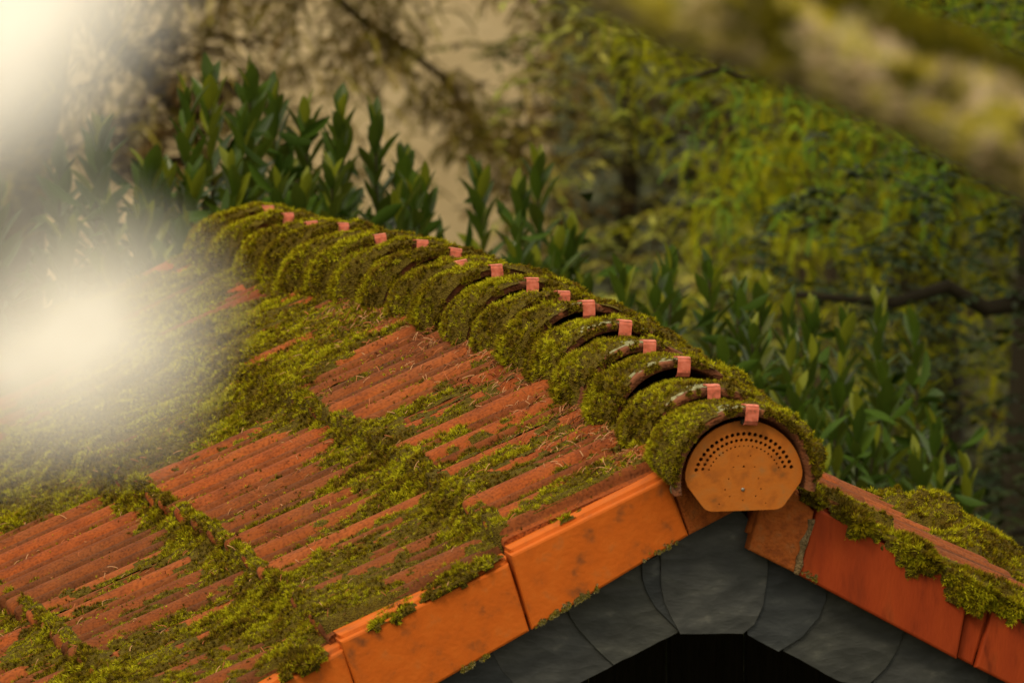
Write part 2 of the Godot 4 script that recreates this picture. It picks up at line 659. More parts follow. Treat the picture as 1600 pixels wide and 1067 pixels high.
func laurel(label: String, tops: Array, spread: float, group: String, leaf_long := 0.112, per := 34) -> void:
	var mid := Vector3.ZERO
	for t in tops:
		mid += t / tops.size()
	var foot := Vector3(mid.x, -3.2, mid.z)
	var o := thing("laurel_shrub", label, "shrub", foot, group)
	var fill := []
	var fill_tint := []
	for t in tops:
		var top: Vector3 = t - foot
		var base := Vector3(top.x * 0.25 + rng.randf_range(-0.1, 0.1), 0, top.z * 0.25 + rng.randf_range(-0.1, 0.1))
		var lean := Vector3(rng.randf_range(-1, 1), 0, rng.randf_range(-1, 1)) * spread
		var knee := base.lerp(top, 0.72) + lean * 0.4
		knee.y = top.y - 0.75
		var pts := []
		for k in 9:
			var f := k / 8.0
			pts.append(base.lerp(knee, f).lerp(knee.lerp(top, f), f))
		var st := start()
		var radii := []
		for k in 9:
			radii.append(lerpf(0.014, 0.003, k / 8.0))
		tube(st, pts, radii, 6)
		part("stem", done(st), M.stem, o)
		var turn := rng.randf() * TAU
		var axis: Vector3 = (pts[8] - pts[6]).normalized()
		for k in per:
			var f := k / float(per)
			var back := 0.55 * pow(f, 1.1)
			var at: Vector3 = top - axis * back
			if back > 0.3:
				at = pts[7].lerp(pts[5], (back - 0.3) / 0.3)
			turn += 2.4 + rng.randf_range(-0.3, 0.3)
			var open := lerpf(0.22, 0.95, minf(1.0, f * 1.6)) + rng.randf_range(-0.15, 0.2)
			var x: Vector3 = axis.cross(Vector3(0.3, 0.1, 0.9)).normalized()
			var z: Vector3 = x.cross(axis)
			var out := x * cos(turn) + z * sin(turn)
			var d := (axis * cos(open) + out * sin(open)).normalized()
			var inner := (axis * sin(open) - out * cos(open)).normalized()
			var long := leaf_long * rng.randf_range(0.75, 1.15) * (0.75 if k < 3 else 1.0)
			var b := Basis(d.cross(inner).normalized(), d, inner).scaled_local(Vector3(long, long, long))
			b = b.rotated(d, rng.randf_range(-0.5, 0.5))
			var m := 0
			var rr := rng.randf()
			if rr > 0.85 or (k < 2 and rr > 0.4):
				m = 2
			elif rr > 0.5:
				m = 1
			part("leaf", leaf_meshes[rng.randi() % 4], leaf_mats[m], o, Transform3D(b, at))
		for k in 48:
			var f := rng.randf_range(0.4, 0.9)
			var i := int(f * 8.0)
			var at: Vector3 = pts[i].lerp(pts[i + 1], f * 8.0 - i) + Vector3(rng.randf_range(-1, 1), rng.randf_range(-1, 1), rng.randf_range(-1, 1)) * 0.13
			var d := Vector3(rng.randf_range(-1, 1), rng.randf_range(-0.2, 1), rng.randf_range(-1, 1)).normalized()
			var long := leaf_long * rng.randf_range(0.8, 1.2)
			fill.append(Transform3D(grow_axis(d).scaled_local(Vector3.ONE * long), at))
			fill_tint.append(Color(0.04, 0.075, 0.009) * rng.randf_range(0.75, 1.3))
	copies("foliage", leaf_meshes[0], M.leaf_tint, fill, fill_tint, o)

func spray_mesh(sd: int, count: int, leaf_len: float, leaf_wide: float, droop: float) -> ArrayMesh:
	# a twig with its leaflets, one unit long, hanging over towards its tip
	rng.seed = sd
	var st := start()
	var p := Vector3.ZERO
	var d := Vector3(0, 0.35, 1).normalized()
	var pts := []
	for k in count:
		pts.append(p)
		p += d / count
		d = (d + Vector3(rng.randf_range(-0.1, 0.1), -droop / count * 2.2, rng.randf_range(-0.06, 0.06))).normalized()
	smooth(st, false)
	st.set_color(Color(0.8, 0.6, 0.45))
	for k in count - 1:
		var w := Vector3(0.008, 0, 0)
		var w2 := Vector3(0, 0.008, 0)
		quad(st, pts[k] - w, pts[k] + w, pts[k + 1] + w, pts[k + 1] - w, Vector3.UP)
		quad(st, pts[k] - w2, pts[k] + w2, pts[k + 1] + w2, pts[k + 1] - w2, Vector3.RIGHT)
	for k in range(1, count):
		for s in 2:
			var dir: Vector3 = (pts[k] - pts[k - 1]).normalized()
			var out := (dir * 0.7 + Vector3(1 if s else -1, rng.randf_range(-0.5, 0.5), 0) + Vector3(0, -droop * 0.4, 0)).normalized()
			var w := out.cross(Vector3(rng.randf() - 0.5, 1, rng.randf() - 0.5)).normalized() * leaf_wide
			var long := leaf_len * rng.randf_range(0.7, 1.2)
			var a: Vector3 = pts[k]
			var b := a + out * long * 0.5
			var c := a + out * long + Vector3(0, -droop * 0.15 * leaf_len, 0)
			var tone := rng.randf_range(0.7, 1.3)
			st.set_color(Color(tone, tone, tone))
			tri(st, a, b - w, b + w, Vector3.UP)
			tri(st, b - w, b + w, c, Vector3.UP)
	return done(st)

func crown(o: Node3D, called: String, mesh: Mesh, mat: Material, blobs: Array, count: int, size: float, tint: Array, sd: int, gap_freq: float, gap: float, flat := 0.2) -> void:
	# sprays through the volume of the given ellipsoids (centre, radii), left out where the noise is low
	rng.seed = sd
	var gaps := noise(gap_freq, sd, 2)
	var where := []
	var tints := []
	var total := 0.0
	for b in blobs:
		total += b[1].x * b[1].y * b[1].z
	for b in blobs:
		var n := int(count * b[1].x * b[1].y * b[1].z / total)
		for k in n:
			var q := Vector3(rng.randf_range(-1, 1), rng.randf_range(-1, 1), rng.randf_range(-1, 1))
			if q.length() > 1.0:
				continue
			var p: Vector3 = b[0] + q * b[1]
			var nz := gaps.get_noise_3dv(p + o.position)
			if nz < gap:
				continue
			var an := rng.randf() * TAU
			var d := Vector3(cos(an), rng.randf_range(-flat, flat), sin(an)).normalized()
			var x := Vector3.UP.cross(d).normalized()
			var s := size * rng.randf_range(0.6, 1.3)
			where.append(Transform3D(Basis(x, d.cross(x), d).scaled_local(Vector3.ONE * s), p))
			var c: Color = tint[rng.randi() % tint.size()]
			tints.append(c * rng.randf_range(0.75, 1.25))
	copies(called, mesh, mat, where, tints, o)

func wander(a: Vector3, b: Vector3, n: int, by: float) -> Array:
	var pts := []
	for k in n + 1:
		var p := a.lerp(b, k / float(n))
		if k > 0 and k < n:
			p += Vector3(rng.randf_range(-1, 1), rng.randf_range(-1, 1), rng.randf_range(-1, 1)) * by
		pts.append(p)
	return pts

func taper(a: float, b: float, n: int) -> Array:
	var r := []
	for k in n + 1:
		r.append(lerpf(a, b, k / float(n)))
	return r

func limb(o: Node3D, called: String, a: Vector3, b: Vector3, ra: float, rb: float, mat: Material, n := 6, by := 0.05) -> Array:
	var st := start()
	var pts := wander(a, b, n, by)
	tube(st, pts, taper(ra, rb, n), 8, 0.08)
	part(called, done(st), mat, o)
	return pts

# ---------------------------------------------------------------- the scene
func _ready() -> void:
	rng.seed = 7
	# camera: a long lens looking down on the roof from an upper floor across the garden
	var cam := Camera3D.new()
	cam.name = "camera"
	var yaw := deg_to_rad(12.4)
	var pitch := deg_to_rad(7.9)
	var right := Vector3(cos(yaw), 0, sin(yaw))
	var back := Vector3(-sin(yaw) * cos(pitch), sin(pitch), cos(yaw) * cos(pitch))
	cam.transform = Transform3D(Basis(right, back.cross(right), back), Vector3(-5.4523, 3.5125, 23.1109))
	cam.fov = rad_to_deg(2.0 * atan(533.5 / 20064.0))
	cam.near = 0.1
	cam.far = 400.0
	var lens := CameraAttributesPhysical.new()
	lens.frustum_focal_length = 12.0 / (533.5 / 20064.0)
	lens.frustum_focus_distance = 25.2
	lens.frustum_near = 0.1
	lens.frustum_far = 400.0
	lens.exposure_aperture = lens.frustum_focal_length / 46.0
	cam.attributes = lens
	add_child(cam)

	var env := Environment.new()
	env.background_mode = Environment.BG_SKY
	var sky := ProceduralSkyMaterial.new()
	sky.sky_top_color = lin(1.0, 0.94, 0.78)
	sky.sky_horizon_color = lin(0.34, 0.3, 0.22)
	sky.sky_curve = 0.6
	sky.ground_horizon_color = lin(0.2, 0.17, 0.1)
	sky.ground_bottom_color = lin(0.1, 0.09, 0.05)
	sky.sky_energy_multiplier = 1.15
	env.sky = Sky.new()
	env.sky.sky_material = sky
	env.tonemap_mode = Environment.TONE_MAPPER_LINEAR
	env.tonemap_exposure = 1.3
	env.sdfgi_enabled = true
	env.ssao_enabled = true
	env.ssil_enabled = true
	var world := WorldEnvironment.new()
	world.name = "environment"
	world.environment = env
	add_child(world)
	var sun := DirectionalLight3D.new()
	sun.name = "veiled_sun"
	sun.light_energy = 0.5
	sun.light_angular_distance = 14.0
	sun.light_color = Color(1.0, 0.92, 0.76)
	sun.shadow_enabled = true
	sun.look_at_from_position(Vector3(-5, 8.0, 5.0), Vector3.ZERO)
	add_child(sun)

	materials()
	ground()
	garden_house()
	moss()
	pale_house()
	plants()
	mossy_tree()
	blossoms()

func materials() -> void:
	var bump := noise_tex(0.03, 5, [], 5)
	var fine_bump := noise_tex(0.11, 6, [], 4)
	# weathered clay: brown grime, clay, a little grey algae bloom
	var clay := noise_tex(0.012, 21, [[0.0, lin(0.12, 0.032, 0.008)], [0.35, lin(0.29, 0.068, 0.012)], [0.55, lin(0.36, 0.088, 0.015)], [0.75, lin(0.31, 0.085, 0.022)], [1.0, lin(0.17, 0.06, 0.022)]], 6)
	var speck := noise_tex(0.2, 22, [[0.0, Color(0.5, 0.47, 0.42)], [0.3, Color(0.74, 0.72, 0.68)], [0.48, Color(0.97, 0.97, 0.96)], [1.0, Color(1, 1, 1)]], 4)
	M.clay = []
	for k in 4:
		var m := material(clay, Vector3.ONE * (1.1 + 0.13 * k), 0.9, fine_bump, 0.35)
		m.uv1_offset = Vector3(k * 0.37, k * 0.21, k * 0.53)
		m.albedo_color = [Color(0.94, 0.94, 0.94), Color(0.86, 0.86, 0.84), Color(0.94, 0.9, 0.86), Color(0.8, 0.82, 0.84)][k]
		m.vertex_color_use_as_albedo = true
		m.detail_enabled = true
		m.detail_blend_mode = BaseMaterial3D.BLEND_MODE_MUL
		m.detail_albedo = speck
		M.clay.append(m)
	var ridge_clay := noise_tex(0.016, 24, [[0.0, lin(0.05, 0.02, 0.01)], [0.4, lin(0.12, 0.04, 0.017)], [0.6, lin(0.2, 0.065, 0.025)], [0.85, lin(0.15, 0.07, 0.04)], [1.0, lin(0.2, 0.15, 0.1)]], 6)
	M.ridge = material(ridge_clay, Vector3.ONE * 2.2, 0.92, fine_bump, 0.4)
	# verge tiles: sheltered clay, still bright
	var bright := noise_tex(0.02, 31, [[0.0, lin(0.16, 0.05, 0.015)], [0.16, lin(0.3, 0.075, 0.012)], [0.32, lin(0.44, 0.095, 0.008)], [0.5, lin(0.48, 0.1, 0.007)], [0.75, lin(0.5, 0.11, 0.009)], [1.0, lin(0.42, 0.12, 0.025)]], 7)
	M.verge_left = material(bright, Vector3.ONE * 1.3, 0.75, fine_bump, 0.06)
	var red := noise_tex(0.008, 33, [[0.0, lin(0.16, 0.022, 0.004)], [0.4, lin(0.26, 0.034, 0.005)], [0.75, lin(0.3, 0.042, 0.006)], [1.0, lin(0.22, 0.04, 0.008)]], 6)
	M.verge_right = material(red, Vector3.ONE * 1.5, 0.75, fine_bump, 0.06)
	var rough := noise_tex(0.03, 34, [[0.0, lin(0.2, 0.05, 0.012)], [0.5, lin(0.36, 0.09, 0.016)], [0.8, lin(0.34, 0.1, 0.024)], [1.0, lin(0.26, 0.12, 0.05)]], 6)
	M.verge_rough = material(rough, Vector3.ONE * 2.0, 0.9, fine_bump, 0.22)
	var streak := noise_tex(0.018, 38, [[0.0, Color(0.7, 0.67, 0.63)], [0.2, Color(0.92, 0.91, 0.9)], [0.36, Color(0.99, 0.99, 0.985)], [1.0, Color(1, 1, 1)]], 6)
	for m in [M.verge_right]:
		m.uv1_scale = Vector3(2.6, 0.7, 2.6)
		m.detail_enabled = true
		m.detail_blend_mode = BaseMaterial3D.BLEND_MODE_MUL
		m.detail_albedo = streak
	M.cap = material(noise_tex(0.022, 35, [[0.0, lin(0.2, 0.075, 0.018)], [0.22, lin(0.34, 0.098, 0.013)], [0.5, lin(0.42, 0.122, 0.014)], [0.78, lin(0.4, 0.128, 0.02)], [1.0, lin(0.3, 0.13, 0.04)]], 7), Vector3.ONE * 2.0, 0.7, fine_bump, 0.03)
	M.mortar = material(noise_tex(0.05, 36, [[0.0, lin(0.07, 0.05, 0.02)], [0.5, lin(0.2, 0.13, 0.06)], [1.0, lin(0.34, 0.26, 0.15)]], 5), Vector3.ONE * 3.0, 0.95, fine_bump, 0.8)
	M.clip = material(noise_tex(0.03, 37, [[0.0, lin(0.2, 0.08, 0.04)], [0.25, lin(0.42, 0.11, 0.065)], [0.5, lin(0.57, 0.14, 0.085)], [0.8, lin(0.62, 0.19, 0.13)], [1.0, lin(0.5, 0.24, 0.17)]], 6), Vector3.ONE * 4.0, 0.45)
	M.metal = material(null, Vector3.ONE, 0.4)
	M.metal.albedo_color = lin(0.3, 0.28, 0.25)
	M.metal.metallic = 0.8
	var cleft := noise_tex(0.006, 41, [], 5)
	(cleft.noise as FastNoiseLite).fractal_type = FastNoiseLite.FRACTAL_RIDGED
	var slate := noise_tex(0.014, 42, [[0.0, lin(0.036, 0.038, 0.039)], [0.5, lin(0.053, 0.056, 0.057)], [0.8, lin(0.07, 0.073, 0.072)], [1.0, lin(0.13, 0.13, 0.12)]], 6)
	M.slate = []
	for k in 3:
		var m := material(slate, Vector3(1.3, 2.6, 1.3), 0.48, cleft, 0.34)
		m.uv1_offset = Vector3(k * 0.31, k * 0.47, 0.2 * k)
		m.albedo_color = [Color(1, 1, 1), Color(0.88, 0.9, 0.93), Color(0.95, 0.95, 0.93)][k]
		M.slate.append(m)
	M.dark_wood = material(noise_tex(0.02, 51, [[0.0, lin(0.022, 0.018, 0.013)], [1.0, lin(0.045, 0.036, 0.025)]], 5), Vector3(6, 0.6, 6), 0.85, bump, 0.3)
	M.board = material(noise_tex(0.02, 52, [[0.0, lin(0.03, 0.022, 0.015)], [1.0, lin(0.06, 0.045, 0.03)]], 5), Vector3(1, 4, 4), 0.85, bump, 0.3)
	# moss
	M.cushion = material(noise_tex(0.05, 61, [[0.0, lin(0.05, 0.032, 0.008)], [0.5, lin(0.1, 0.07, 0.008)], [1.0, lin(0.16, 0.125, 0.008)]], 5), Vector3.ONE * 4.0, 1.0, fine_bump, 1.0)
	M.tuft = StandardMaterial3D.new()
	M.tuft.vertex_color_use_as_albedo = true
	M.tuft.roughness = 0.8
	M.tuft.metallic_specular = 0.1
	M.tuft.backlight_enabled = true
	M.tuft.backlight = Color(0.35, 0.35, 0.2)
	M.lichen = material(noise_tex(0.06, 62, [[0.0, lin(0.12, 0.13, 0.05)], [0.5, lin(0.26, 0.25, 0.13)], [1.0, lin(0.5, 0.47, 0.32)]], 5), Vector3.ONE * 4.0, 1.0, fine_bump, 0.6)
	M.needle = M.tuft.duplicate()
	M.needle.backlight_enabled = false
	# plants
	M.stem = material(null, Vector3.ONE, 0.8)
	M.stem.albedo_color = lin(0.05, 0.045, 0.02)
	for c in [lin(0.026, 0.052, 0.006), lin(0.042, 0.078, 0.007), lin(0.13, 0.15, 0.01)]:
		var m := StandardMaterial3D.new()
		m.albedo_color = c
		m.roughness = 0.3
		m.metallic_specular = 0.32
		m.backlight_enabled = true
		m.backlight = Color(0.3, 0.32, 0.1)
		leaf_mats.append(m)
	M.leaf_tint = M.tuft.duplicate()
	M.leaf_tint.roughness = 0.5
	M.leaf_tint.metallic_specular = 0.18
	M.needles_tint = M.tuft.duplicate()
	M.dark_bark = material(null, Vector3.ONE, 0.9)
	M.dark_bark.albedo_color = lin(0.028, 0.022, 0.012)
	var bark := noise_tex(0.015, 71, [[0.0, lin(0.05, 0.035, 0.02)], [0.5, lin(0.11, 0.08, 0.05)], [1.0, lin(0.13, 0.1, 0.06)]], 6)
	M.bark = material(bark, Vector3.ONE * 1.5, 0.95, bump, 2.0)
	var limb_bark := noise_tex(0.012, 72, [[0.0, lin(0.07, 0.06, 0.015)], [0.3, lin(0.2, 0.16, 0.06)], [0.42, lin(0.44, 0.31, 0.2)], [0.52, lin(0.48, 0.39, 0.25)], [0.58, lin(0.22, 0.22, 0.04)], [0.7, lin(0.5, 0.4, 0.03)], [1.0, lin(0.2, 0.19, 0.03)]], 3)
	M.limb_bark = material(limb_bark, Vector3.ONE * 3.0, 0.95, bump, 1.5)
	M.stucco = material(noise_tex(0.01, 81, [[0.0, lin(0.6, 0.47, 0.28)], [0.5, lin(0.68, 0.54, 0.33)], [1.0, lin(0.74, 0.6, 0.39)]], 6), Vector3.ONE * 0.7, 0.95, fine_bump, 0.3)
	M.plinth = material(noise_tex(0.02, 82, [[0.0, lin(0.12, 0.1, 0.08)], [1.0, lin(0.2, 0.17, 0.13)]], 5), Vector3.ONE, 0.95, bump, 0.4)
	M.soil = material(noise_tex(0.02, 83, [[0.0, lin(0.02, 0.022, 0.008)], [0.5, lin(0.04, 0.045, 0.012)], [1.0, lin(0.07, 0.06, 0.025)]], 6), Vector3.ONE * 0.5, 1.0, bump, 3.0)
	M.petal = StandardMaterial3D.new()
	M.petal.albedo_color = lin(0.84, 0.83, 0.83)
	M.petal.roughness = 0.6
	M.petal.backlight_enabled = true
	M.petal.backlight = Color(0.4, 0.4, 0.38)
	M.stamen = material(null, Vector3.ONE, 0.7)
	M.stamen.albedo_color = lin(0.7, 0.5, 0.1)

func ground() -> void:
	var st := start()
	smooth(st, true)
	var n := noise(0.06, 91, 3)
	var k := 60
	for i in k:
		for j in k:
			var p := []
			for q in [[i, j], [i + 1, j], [i + 1, j + 1], [i, j + 1]]:
				var x: float = -120.0 + 240.0 * q[0] / k
				var z: float = -150.0 + 240.0 * q[1] / k
				p.append(Vector3(x, -3.2 + 0.15 * n.get_noise_2d(x, z), z))
			quad(st, p[0], p[1], p[2], p[3], Vector3.UP)
	var g := part("ground", done(st), M.soil, self)
	g.set_meta("kind", "structure")
	g.set_meta("label", "dark garden ground under the shrubs and trees")

func garden_house() -> void:
	var o := thing("garden_house", "low garden house with mossy orange clay tile roof and dark slate gable edge", "building")
	# --- roof boarding under the tiles, following the sag
	for side in [-1.0, 1.0]:
		var st := start()
		smooth(st, false)
		for k in 16:
			var u0 := 0.06 + 4.62 * k / 16.0
			var u1 := 0.06 + 4.62 * (k + 1) / 16.0
			for h in [-0.05, -0.028]:
				quad(st, slope_point(side, u0, 0.0, h), slope_point(side, u1, 0.0, h), slope_point(side, u1, 1.84, h), slope_point(side, u0, 1.84, h), face(side) * (1.0 if h > -0.04 else -1.0))
			quad(st, slope_point(side, u0, 1.84, -0.05), slope_point(side, u1, 1.84, -0.05), slope_point(side, u1, 1.84, -0.028), slope_point(side, u0, 1.84, -0.028), down(side))
		part("roof_boarding", done(st), M.board, o)
	# --- walls of dark boards
	for side in [-1.0, 1.0]:
		for k in 26:
			var st := start()
			box(st, Vector3(0.03, 2.15, 0.158), Transform3D(Basis(), Vector3(side * 1.3, -2.15, -0.3 - 0.164 * k)))
			part("wall_board", done(st), M.dark_wood, o)
	for k in 17:
		var st := start()
		var x := -1.3 + 0.1625 * k
		var top := -absf(x) * 0.55 - 0.1
		box(st, Vector3(0.157, 3.2 + top, 0.03), Transform3D(Basis(), Vector3(x, (top - 3.2) / 2.0, -2.07)))
		part("wall_board", done(st), M.dark_wood, o)
	for s in [-1.0, 1.0]:
		var st := start()
		box(st, Vector3(0.12, 2.5, 0.12), Transform3D(Basis(), Vector3(s * 1.25, -1.98, -0.12)))
		part("post", done(st), M.dark_wood, o)
	# --- barge board behind the slates
	for side in [-1.0, 1.0]:
		var tn := tan_left if side < 0 else tan_right
		var st := start()
		var poly := PackedVector2Array([Vector2(0, -0.06), Vector2(0, -0.27), Vector2(side * 1.66, -0.27 - 1.66 * tn), Vector2(side * 1.66, -0.06 - 1.66 * tn)])
		prism(st, poly, -0.066 - (0.003 if side > 0 else 0.0), -0.092, 0.003)
		part("barge_board", done(st), M.dark_wood, o)
	# --- slates
	var slates := [
		[-0.078, -0.164, -0.076, -0.236, -0.069, -0.279, -0.055, -0.310, -0.038, -0.341, 0.083, -0.345, 0.105, -0.328, 0.122, -0.292, 0.130, -0.237, 0.131, -0.164, 0.070, -0.102, -0.004, -0.111],
		[-0.112, -0.205, -0.110, -0.235, -0.102, -0.260, -0.084, -0.291, -0.036, -0.339, 0.033, -0.234, -0.041, -0.171],
		[0.021, -0.173, -0.041, -0.340, -0.164, -0.397, -0.197, -0.366, -0.231, -0.328, -0.248, -0.303, -0.256, -0.279, -0.115, -0.193],
		[-0.201, -0.262, -0.157, -0.395, -0.299, -0.465, -0.342, -0.440, -0.378, -0.402, -0.397, -0.365, -0.262, -0.273],
		[0.070, -0.162, 0.093, -0.348, 0.153, -0.382, 0.200, -0.355, 0.231, -0.320, 0.246, -0.284, 0.243, -0.241, 0.132, -0.177],
		[0.169, -0.239, 0.163, -0.382, 0.275, -0.445, 0.327, -0.455, 0.362, -0.422, 0.387, -0.383, 0.399, -0.350, 0.256, -0.254],
		[0.368, -0.343, 0.337, -0.454, 0.456, -0.517, 0.505, -0.525, 0.536, -0.495, 0.561, -0.460, 0.567, -0.429, 0.405, -0.338]]
	var layer := [0.0, 1.0, 2.0, 3.0, 1.0, 2.0, 3.0]
	for k in slates.size():
		add_slate(o, flat_points(slates[k]), -0.042 - 0.005 * layer[k], k)
	for side in [-1.0, 1.0]:
		for k in range(1, 6):
			var d := Vector2(side * 0.15, -0.0765) * k
			var poly := flat_points(slates[3] if side < 0 else slates[6])
			for q in poly.size():
				poly[q] += d
			add_slate(o, poly, -0.057 - 0.0007 * k, k)
	# --- verge tiles
	var verges := [
		[[-0.069, -0.036, -0.004, -0.005, 0.070, -0.058, 0.056, -0.107, -0.029, -0.148], -0.006, M.verge_rough],
		[[-0.074, -0.038, -0.032, -0.148, -0.332, -0.316, -0.374, -0.174], 0.0, M.verge_left],
		[[-0.376, -0.190, -0.336, -0.319, -0.642, -0.481, -0.698, -0.326], -0.004, M.verge_left],
		[[-0.691, -0.342, -0.646, -0.483, -0.944, -0.633, -0.992, -0.495], -0.008, M.verge_left],
		[[-0.99, -0.525, -0.945, -0.638, -1.25, -0.79, -1.3, -0.67], -0.01, M.verge_left],
		[[-1.3, -0.69, -1.255, -0.8, -1.56, -0.95, -1.6, -0.83], -0.012, M.verge_left],
		[[0.107, -0.095, 0.175, -0.073, 0.211, -0.111, 0.199, -0.171, 0.173, -0.226, 0.085, -0.180], -0.004, M.verge_rough],
		[[0.217, -0.104, 0.512, -0.269, 0.487, -0.401, 0.180, -0.230], 0.0, M.verge_right],
		[[0.514, -0.275, 0.557, -0.297, 0.522, -0.417, 0.491, -0.400], -0.014, M.verge_right],
		[[0.560, -0.299, 0.935, -0.498, 0.905, -0.620, 0.524, -0.418], -0.003, M.verge_right],
		[[0.939, -0.508, 1.286, -0.698, 1.25, -0.83, 0.909, -0.64], -0.006, M.verge_right],
		[[1.29, -0.708, 1.626, -0.888, 1.59, -1.02, 1.255, -0.845], -0.008, M.verge_right]]
	for v in verges:
		var st := start()
		var poly := flat_points(v[0])
		prism(st, poly, v[1], -0.056, 0.005)
		# the raised inner edge of the verge tile
		var rib := PackedVector2Array()
		for q in poly.size():
			var top: bool = poly[q].y > poly[q].x * (0.545 if poly[q].x < 0 else -0.55) - 0.085
			rib.append(poly[q] + Vector2(0, 0.01 if top else 0.03))
		prism(st, rib, v[1] - 0.016, -0.07, 0.009)
		var t := part("verge_tile", done(st), v[2], o)
		if v[2] == M.verge_rough:
			t.set_meta("label", "short rough faced verge piece beside the ridge cap")
	var st2 := start()
	tube(st2, wander(Vector3(0.205, -0.125, -0.004), Vector3(0.176, -0.228, -0.003), 7, 0.004), [0.008, 0.007, 0.006, 0.0085, 0.006, 0.007, 0.008, 0.006], 7, 0.25)
	var mo := part("mortar_joint", done(st2), M.mortar, o)
	mo.set_meta("label", "crumbling pale mortar in the verge joint")
	# the verge at the far gable
	for side in [-1.0, 1.0]:
		for k in 4:
			var st := start()
			var d := down(side)
			var a := d * (0.04 + 0.38 * k)
			var b := d * (0.42 + 0.38 * k)
			var poly := PackedVector2Array([Vector2(a.x, a.y + 0.02), Vector2(b.x, b.y + 0.035), Vector2(b.x, b.y - 0.1), Vector2(a.x, a.y - 0.12)])
			prism(st, poly, 0.03, -0.03, 0.005)
			part("verge_tile", done(st), M.clay[k % 4], o, Transform3D(Basis(), Vector3(0, sag(4.75), -4.75)))
	# --- roof tiles
	var meshes := {-1.0: tile_mesh(-1.0, 1), 1.0: tile_mesh(1.0, 1)}
	for side in [-1.0, 1.0]:
		var d := down(side)
		for c in course.size():
			for k in 14:
				var u := first_column + column * k
				var slope := (sag(u + column) - sag(u)) / column
				var along := Vector3(0, slope, -1).normalized()
				var x := along if side > 0 else -along
				var y := d.cross(x).normalized()
				var b := Basis(x, y, x.cross(y).normalized())
				var rolled := b.rotated(d, rng.randf_range(-0.012, 0.012)).rotated(y, rng.randf_range(-0.006, 0.006))
				var at := slope_point(side, u, course[c] + rng.randf_range(-0.006, 0.006), rng.randf_range(-0.002, 0.003))
				part("roof_tile", meshes[side], M.clay[rng.randi() % 4], o, Transform3D(rolled, at))
	# --- ridge tiles with their straps
	var rm := ridge_mesh()
	var cm := clip_mesh()
	clip_x = [0.012, 0.0, 0.01, 0.008, 0.016, -0.002, 0.006, 0.004, -0.008, -0.022, 0.022, 0.012, -0.018, 0.016, 0.006, -0.014, 0.0, 0.006]
	for i in 18:
		ridge_tilt.append(Vector3(rng.randf_range(-0.006, 0.006), rng.randf_range(-0.05, 0.05), rng.randf_range(-0.005, 0.005)) if i else Vector3.ZERO)
		var u := ridge_u(i)
		var slope := (sag(u + 0.2) - sag(u)) / 0.2
		var w := ridge_tilt[i]
		var t := Transform3D(Basis(Vector3.RIGHT, atan(slope)).rotated(Vector3.BACK, -w.y * 0.4), Vector3(ridge_x + w.x, -0.034 + sag(u) + w.z, -u))
		var r := part("ridge_tile", rm, M.ridge, o, t)
		var a: float = clip_x[i] / 0.138
		var cb := Basis(Vector3.BACK, -a)
		part("clip", cm, M.clip, r, Transform3D(cb.rotated(Vector3.UP, rng.randf_range(-0.08, 0.08) if i else 0.0), Vector3(sin(a), cos(a), 0) * 0.1385))
	# --- the pierced ridge end
	var cap := part("ridge_end_cap", cap_mesh(), M.cap, o, Transform3D(Basis(), Vector3(0.055, -0.036, 0.078)))
	var st := start()
	tube(st, [Vector3(-0.002, -0.0155, -0.006), Vector3(-0.002, -0.0155, 0.0015), Vector3(-0.002, -0.0155, 0.0025)], [0.0035, 0.0035, 0.002], 10)
	part("screw", done(st), M.metal, cap)
	st = start()
	box(st, Vector3(0.026, 0.012, 0.05), Transform3D(Basis(), Vector3(0.006, 0.113, -0.016)), 0.002)
	part("bracket", done(st), M.dark_wood, cap)

func add_slate(o: Node3D, poly: PackedVector2Array, z: float, k: int) -> void:
	# split edges come out slightly ragged
	var p := PackedVector2Array()
	for i in poly.size():
		var a := poly[i]
		var b := poly[(i + 1) % poly.size()]
		p.append(a)
		var n := int(a.distance_to(b) / 0.018)
		for j in range(1, n):
			p.append(a.lerp(b, j / float(n)) + Vector2(rng.randf_range(-1, 1), rng.randf_range(-1, 1)) * 0.0009)
	var st := start()
	prism(st, p, z, z - 0.0045, 0.0012)
	part("slate", done(st), M.slate[k % 3], o)

